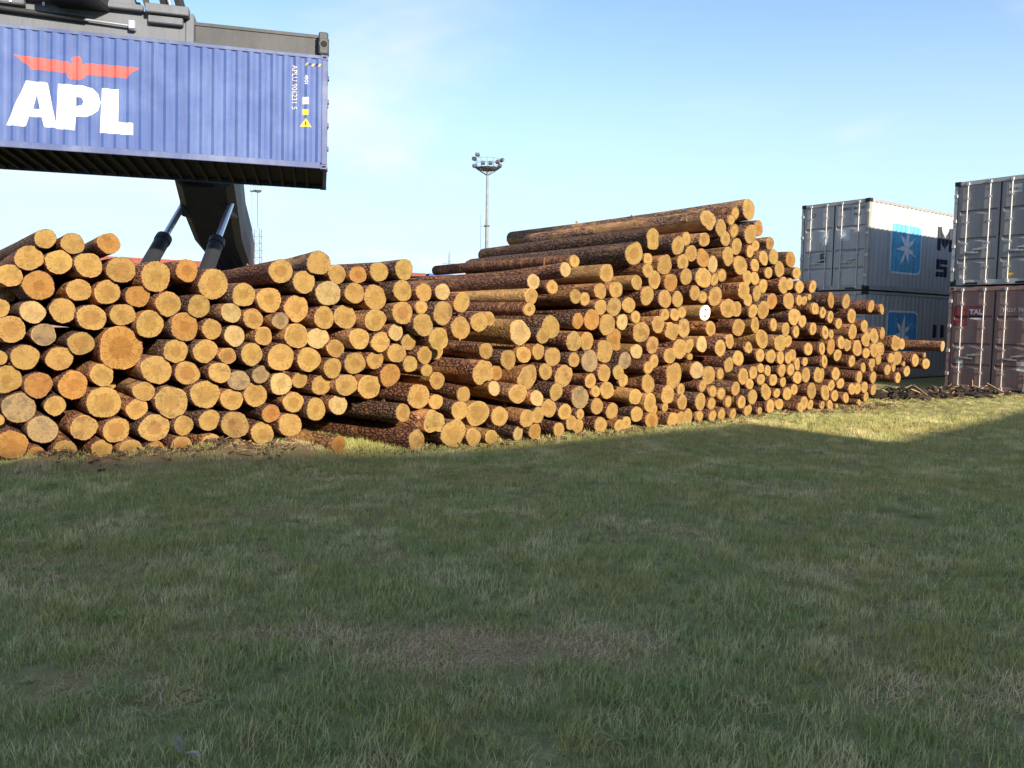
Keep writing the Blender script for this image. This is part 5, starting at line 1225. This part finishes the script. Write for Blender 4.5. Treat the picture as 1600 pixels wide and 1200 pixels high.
# spreader, in the container's own frame
sp = MB()
for y in (.28, CW - .88): sp.bevbox((3.2, y, CH + .06), (8.78, y + .6, CH + .74), .03)
main = wpart(sp, 'spreader_beam', M_ST_GREY, None, A)
col = MB()
for x in (3.1, 8.74):
    for y in (.24, CW - .92): col.bevbox((x, y, CH + .03), (x + .2, y + .68, CH + .79), .02)
wpart(col, 'beam_collar', M_ST_GREY, None, A)
for x0, x1 in ((.14, 3.12), (8.94, CL - .14)):
    for y in (.34, CW - .82):
        t = MB(); t.bevbox((x0, y, CH + .10), (x1, y + .48, CH + .58), .02)
        t.box((x0, y - .03, CH + .54), (x1, y + .51, CH + .62)); t.box((x0, y - .03, CH + .06), (x1, y + .51, CH + .13))
        wpart(t, 'telescopic_beam', M_ST_MID, None, A)
for x in (.0, CL - .24):
    t = MB(); t.bevbox((x, .02, CH + .20), (x + .24, CW - .02, CH + .60), .03)
    wpart(t, 'end_beam', M_ST_MID, None, A)
    for y in (0.0, CW - .26):
        t = MB(); t.bevbox((x, y, CH + .02), (x + .26, y + .26, CH + .46), .04)
        n = 14; yy = y - .004 if y < 1 else y + .264
        for rr, ss, mi in ((.115, 0, 0), (.085, .003, 1)):
            q = yy - ss if y < 1 else yy + ss
            t.add([(x + .13 + rr * math.cos(2*math.pi*k/n), q, CH + .28 + rr * math.sin(2*math.pi*k/n)) for k in range(n)], [tuple(range(n))], mi)  # flat dark disc paints the shade inside the round hole
        wpart(t, 'twistlock_housing', [M_ST_MID, M_DARK], None, A)
# head frame with arched opening
def arch(x0, x1, z0, z1, cx, rw, rh):
    pts = [(x0, z0), (x0 + .35, z1), (x1 - .35, z1), (x1, z0), (cx + rw, z0)]
    pts += [(cx + rw * math.cos(R(a)), z0 + .04 + rh * math.sin(R(a))) for a in range(0, 181, 15)] + [(cx - rw, z0)]
    return pts
for y in (.10, CW - .22):
    t = MB(); pts = arch(5.35, 7.65, CH + .74, CH + 1.75, 6.45, .52, .55)
    bm = poly_mesh([pts]); vs = [p.co for p in bm.vertices]; fs = [tuple(p.vertices) for p in bm.polygons]
    t.add([(p.x, y, p.y) for p in vs], fs); t.add([(p.x, y + .12, p.y) for p in vs], fs)
    n = len(pts); t.add([(p[0], y, p[1]) for p in pts] + [(p[0], y + .12, p[1]) for p in pts], [(i, (i+1) % n, n + (i+1) % n, n + i) for i in range(n)])
    wpart(t, 'head_frame', M_ST_GREY, None, A)
t = MB(); t.bevbox((5.2, .06, CH + .66), (7.8, .20, CH + .80), .02); t.bevbox((7.85, -.02, CH + .62), (8.85, .24, CH + .84), .02); t.bevbox((7.9, .10, CH + .42), (8.7, .26, CH + .6), .02)
t.bevbox((3.6, .06, CH + .5), (5.2, .24, CH + .95), .03)
wpart(t, 'platform_bracket', M_ST_GREY, None, A)
t = MB(); t.tube((4.6, .15, CH + .40), (6.5, .15, CH + .33), .06); t.bevbox((4.4, .06, CH + .30), (4.62, .26, CH + .5), .02)
cy = wpart(t, 'side_shift_cylinder', M_ST_DARK, None, A)
t = MB(); t.tube((6.5, .15, CH + .33), (7.5, .15, CH + .29), .032); t.bevbox((7.46, .07, CH + .2), (7.62, .24, CH + .42), .02)
o = t.build('rod', M_CHROME, cy)
t = MB()
for x in (4.9, 5.6): t.box((x, .04, CH + .52), (x + .05, .06, CH + .6))
wpart(t, 'marker_light', M_WHITE, None, A)
t = MB().tube((6.3, CW / 2, CH + .7), (6.3, CW / 2, CH + 1.9), .62, n=24)
wpart(t, 'rotator', M_ST_DARK, None, A)
for a, b_ in (((7.2, .9, CH + .8), (6.8, 1.4, CH + 3.2)), ((8.3, .8, CH + .75), (7.5, 1.3, CH + 3.4)), ((8.65, .8, CH + .75), (7.9, 1.3, CH + 3.4)), ((7.8, 1.5, CH + .75), (7.1, 1.5, CH + 3.2))):
    wpart(MB().bar(a, b_, .2, .14), 'damper_strut', M_ST_DARK, None, A)
wpart(MB().tube((8.42, .62, CH + .78), (7.66, .9, CH + 3.3), .05), 'hose', M_CHROME, None, A)
# boom: outer box and extension
b0, b1 = Vector((-11.54, 33.5, 3.02)), Vector((-10.0, 26.4, 6.35))
def taper_box(mb, p0, p1, w0, h0, w1, h1):
    d = (p1 - p0).normalized(); s = d.cross(Vector((0, 0, 1))).normalized(); u = s.cross(d); vs = []
    for p, w_, h in ((p0, w0, h0), (p1, w1, h1)):
        for i, j in ((-1, -1), (1, -1), (1, 1), (-1, 1)): vs.append(p + s * i * w_ / 2 + u * j * h / 2)
    mb.add(vs, [(3, 2, 1, 0), (4, 5, 6, 7), (0, 1, 5, 4), (1, 2, 6, 5), (2, 3, 7, 6), (3, 0, 4, 7)])
SECT = (((-11.54, 33.5, 3.02), 1.45, 1.2), ((-11.03, 32.0, 3.82), 1.45, 1.2), ((-10.75, 30.8, 4.31), 1.45, 1.25),
        ((-10.7, 29.5, 4.96), 1.75, 1.35), ((-10.3, 27.6, 5.95), 1.95, 1.5), ((-10.0, 26.4, 6.6), 1.95, 1.55))
t = MB(); ring = []
for (p, w_, h) in SECT:
    d = (b1 - b0).normalized(); sx = d.cross(Vector((0, 0, 1))).normalized(); up = sx.cross(d); c = Vector(p)
    prof = [(-.5, .1), (-.46, -.36), (-.34, -.5), (.34, -.5), (.46, -.36), (.5, .1), (.5, .85), (-.5, .85)]
    ring.append([c + sx * q[0] * w_ + up * q[1] * h for q in prof])
n = 8; vs = [p for r in ring for p in r]
t.add(vs, [(j*n+i, j*n+(i+1) % n, (j+1)*n+(i+1) % n, (j+1)*n+i) for j in range(len(ring)-1) for i in range(n)])
t.add(vs, [tuple(range(n))[::-1], tuple(range((len(ring)-1)*n, len(ring)*n))])
boom = wpart(t, 'boom', M_ST_DARK)
# pivot lugs, weld strips and hoses along the underside
t = MB()
for x in (-11.0, -9.62):
    t.bevbox((x - .12, 27.0, 5.1), (x + .12, 28.0, 6.0), .08)
wpart(t, 'cylinder_lug', M_ST_DARK)
for x in (-.25, .05, .3):
    pts = [Vector(p) + Vector((x, -.2, -.62)) for p, _, _ in SECT[1:]]
    t = MB()
    for a_, c_ in zip(pts, pts[1:]): t.tube(a_, c_, .035, .035, 6)
    wpart(t, 'hose', M_RUBBER)
t = MB(); taper_box(t, b1 - (b1 - b0).normalized() * .6, Vector((-10.3, 19.9, 10.1)), 1.02, 1.0, .95, .9)
wpart(t, 'boom_extension', M_ST_DARK)
t = MB(); t.bevbox((-11.05, 18.95, 9.1), (-9.85, 20.3, 10.7), .06); wpart(t, 'boom_head', M_ST_DARK)
for (bx, bz, tx, tz) in ((-11.17, 3.51, -11.10, 5.66), (-9.43, 3.34, -9.48, 5.82)):
    foot, mid, top = Vector((bx, 25.0, bz)), None, Vector((tx, 27.5, tz))
    d = (top - foot); low = foot - d * .95; mid = foot + d * .30
    cyl = wpart(MB().tube(low, mid, .225, .225, 16).tube(mid - d * .02, mid + d * .05, .25, .25, 16), 'lift_cylinder', M_ST_DARK)
    t = MB().tube(mid, top + d * .06, .105, .105, 14)
    rod = t.build('rod', M_CHROME, cyl)
# chassis, cab and wheels stand behind the logs
t = MB(); t.bevbox((-11.7, 24.2, .75), (-9.3, 33.2, 1.7), .08); t.bevbox((-11.9, 30.5, 1.7), (-9.1, 33.8, 2.75), .12)
t.bevbox((-11.5, 32.6, 2.7), (-11.1, 33.6, 3.6), .05); t.bevbox((-9.9, 32.6, 2.7), (-9.5, 33.6, 3.6), .05)
wpart(t, 'chassis', M_ST_GREY)
t = MB(); t.bevbox((-11.35, 28.0, 1.7), (-9.75, 29.8, 2.9), .08); cab = wpart(t, 'cab', M_ST_GREY)
t = MB(); t.bevbox((-11.28, 27.97, 1.95), (-9.82, 28.02, 2.8), .01); t.build('windscreen', M_GLASS, cab)
for x in (-12.55, -11.85, -9.75, -9.05):
    t = MB(); t.tube((x, 25.4, .82), (x + .6, 25.4, .82), .82, n=24)
    w_ = wpart(t, 'wheel', M_TYRE)
    t = MB().tube((x - .01, 25.4, .82), (x + .61, 25.4, .82), .42, n=20); t.build('rim', M_ST_GREY, w_)
for x in (-12.1, -9.5):
    t = MB(); t.tube((x, 32.0, .75), (x + .55, 32.0, .75), .75, n=24)
    w_ = wpart(t, 'wheel', M_TYRE)
    t = MB().tube((x - .01, 32.0, .75), (x + .56, 32.0, .75), .4, n=20); t.build('rim', M_ST_GREY, w_)

# ------------------------------------------------------------------ floodlight mast, lattice mast, power pylon
M_MAST = flat('mast_steel', (.19, .20, .21), .5, .2, 1.5)
M_MASTD = flat('mast_dark', (.10, .10, .12), .6, .2, 2)
fm = empty('floodlight_mast', Matrix.Translation((-3.36, 100, 0)))
tag(fm, 'tall tubular floodlight mast with railed platform above the stacked logs', 'light mast')
MB().tube((0, 0, 0), (0, 0, 13.6), .26, .21, 14).build('pole', M_MAST, fm)
MB().tube((0, 0, 13.6), (0, 0, 20.4), .185, .15, 14).build('pole', M_MAST, fm)
MB().tube((0, 0, 13.5), (0, 0, 13.66), .36, .36, 14).build('flange', M_MASTD, fm)
MB().tube((0, 0, 9.2), (0, 0, 9.3), .42, .42, 14).build('flange', M_MASTD, fm)
pl = MB(); n = 8
pl.tube((0, 0, 20.35), (0, 0, 20.55), 1.2, 1.55, 8); 
for k in range(8):
    t = math.pi * 2 * k / 8; pl.bar((0, 0, 19.6), (1.3 * math.cos(t), 1.3 * math.sin(t), 20.4), .06, .06)
plat = pl.build('platform', M_MASTD, fm)
ra = MB()
for k in range(12):
    t = math.pi * 2 * k / 12; t2 = math.pi * 2 * (k + 1) / 12
    p, q2 = Vector((1.5 * math.cos(t), 1.5 * math.sin(t), 20.5)), Vector((1.5 * math.cos(t2), 1.5 * math.sin(t2), 20.5))
    ra.tube(p, p + Vector((0, 0, 1.1)), .022, n=5)
    for h in (.55, 1.1): ra.tube(p + Vector((0, 0, h)), q2 + Vector((0, 0, h)), .02, n=5)
ra.build('railing', M_MASTD, plat)
for x, y, z, ya in ((-1.62, -.3, 21.6, 40), (-1.2, -.8, 22.0, 20), (1.25, -.7, 21.2, -25), (1.75, -.2, 21.5, -45), (-1.55, -.5, 20.7, 30), (1.5, -.5, 20.75, -30), (.4, -1.5, 20.9, 0), (-.5, -1.5, 20.9, 0)):
    Mx = Matrix.Translation((x, y, z)) @ Matrix.Rotation(R(ya), 4, 'Z') @ Matrix.Rotation(R(-38), 4, 'X')
    fl_ = MB(); fl_.box((-.24, -.16, -.2), (.24, .16, .2), 0, Mx); fl_.bar((x, y + .05, 20.6), (x, y + .05, z), .05, .05)
    fl_.build('floodlight', M_MASTD, fm)
lad = MB()
for s in (-.2, .2): lad.tube((-.75, s, 2), (-.75, s, 15), .02, n=5)
for k in range(40): lad.tube((-.75, -.2, 2.2 + k * .32), (-.75, .2, 2.2 + k * .32), .012, n=4)
for z in (3, 6, 9.25, 13.5): lad.bar((-.75, 0, z), (0, 0, z), .04, .04)
lad.build('ladder', M_MASTD, fm)

lm = empty('lattice_mast', Matrix.Translation((-44.3, 140, 0)))
tag(lm, 'slender far lattice mast under the hanging blue container', 'lattice mast')
lat = MB(); W2 = .62
for sx in (-1, 1):
    for sy in (-1, 1): lat.tube((sx * W2, sy * W2, 0), (sx * W2, sy * W2, 17.3), .045, n=5)
for k in range(14):
    z = 1.2 * k + .4
    for a, b_ in (((-W2, -W2), (W2, -W2)), ((W2, -W2), (W2, W2)), ((W2, W2), (-W2, W2)), ((-W2, W2), (-W2, -W2))):
        lat.tube((*a, z), (*b_, z), .025, n=4); lat.tube((*a, z), (*b_, z + 1.2), .02, n=4)
lat.build('lower_lattice', M_MASTD, lm)
lat = MB()
for x, y in ((-W2, -W2), (.0, W2), (.34, -W2)): lat.tube((x, y, 17.3), (x, y, 23.6), .03, n=5)
for k in range(5): lat.tube((.0, W2, 18.3 + k * 1.2), (.34, -W2, 18.3 + k * 1.2), .02, n=4)
lat.build('upper_legs', M_MASTD, lm)
MB().tube((.2, 0, 23.5), (.2, 0, 23.8), .5, .75, 8).tube((-.75, 0, 23.55), (-.75, 0, 23.75), .3, .4, 8).build('platform', M_MASTD, lm)
t = MB()
for x in (-1.0, -.5, -.2, .2, .6, .9): t.tube((x, 0, 23.7), (x, 0, 24.7), .025, n=4)
t.tube((-1, 0, 24.6), (.9, 0, 24.6), .02, n=4); t.build('railing', M_MASTD, lm)

py = empty('power_pylon', Matrix.Translation((-31.8, 400, 0)))
tag(py, 'thin grey power pylon far off beside the log stack', 'pylon')
t = MB()
for sx in (-1, 1):
    for sy in (-1, 1):
        t.tube((sx * 2.2, sy * 2.2, 0), (sx * .6, sy * .6, 24), .12, .09, 4); t.tube((sx * .6, sy * .6, 24), (sx * .15, sy * .15, 37), .09, .06, 4)
for k in range(16):
    z = k * 2.2; w0 = 2.2 - 1.6 * min(z, 24) / 24; w1 = 2.2 - 1.6 * min(z + 2.2, 24) / 24
    t.tube((-w0, -w0, z), (w1, -w1, z + 2.2), .06, n=4); t.tube((w0, -w0, z), (-w1, -w1, z + 2.2), .06, n=4)
t.build('tower', M_MASTD, py)
t = MB()
for z, w_ in ((30.5, 3.2), (26.5, 2.0)):
    t.bar((-w_, 0, z), (w_, 0, z), .16, .16); t.bar((-w_, 0, z), (0, 0, z + 1.4), .1, .1); t.bar((w_, 0, z), (0, 0, z + 1.4), .1, .1)
    for s in (-1, 1): t.tube((s * w_ * .95, 0, z), (s * w_ * .95, 0, z - 1.6), .08, n=5)
t.build('crossarms', M_MASTD, py)

# pale dry leaf standing in the grass near the camera
lf = MB(); lx, ly = -1.27, 3.0
lz = float(height(lx, ly))
ns = 6; vs = []
for k in range(ns + 1):
    u = k / ns; w_ = .018 * math.sin(math.pi * min(1, u * .96 + .04)) + .0015
    for s in (-1, 0, 1): vs.append((lx + s * w_ - .012 * u * u, ly + .01 * abs(s) * math.sin(3 * u) - .02 * u, lz + .045 + .085 * u))
lf.add(vs, [(3*k+i, 3*k+i+1, 3*k+i+4, 3*k+i+3) for k in range(ns) for i in (0, 1)], 0, True)
vs2 = [(x + .02 + (z - lz - .045) * .9, y - .01, lz + .055 + .012 * math.sin(60 * x)) for x, y, z in vs]
lf.add(vs2, [(3*k+i, 3*k+i+1, 3*k+i+4, 3*k+i+3) for k in range(ns) for i in (0, 1)], 0, True)
tag(lf.build('dry_leaf', flat('dry_leaf', (.42, .40, .33), .7, .3, 60)), 'pale dry leaf sticking up from the grass', 'leaf')
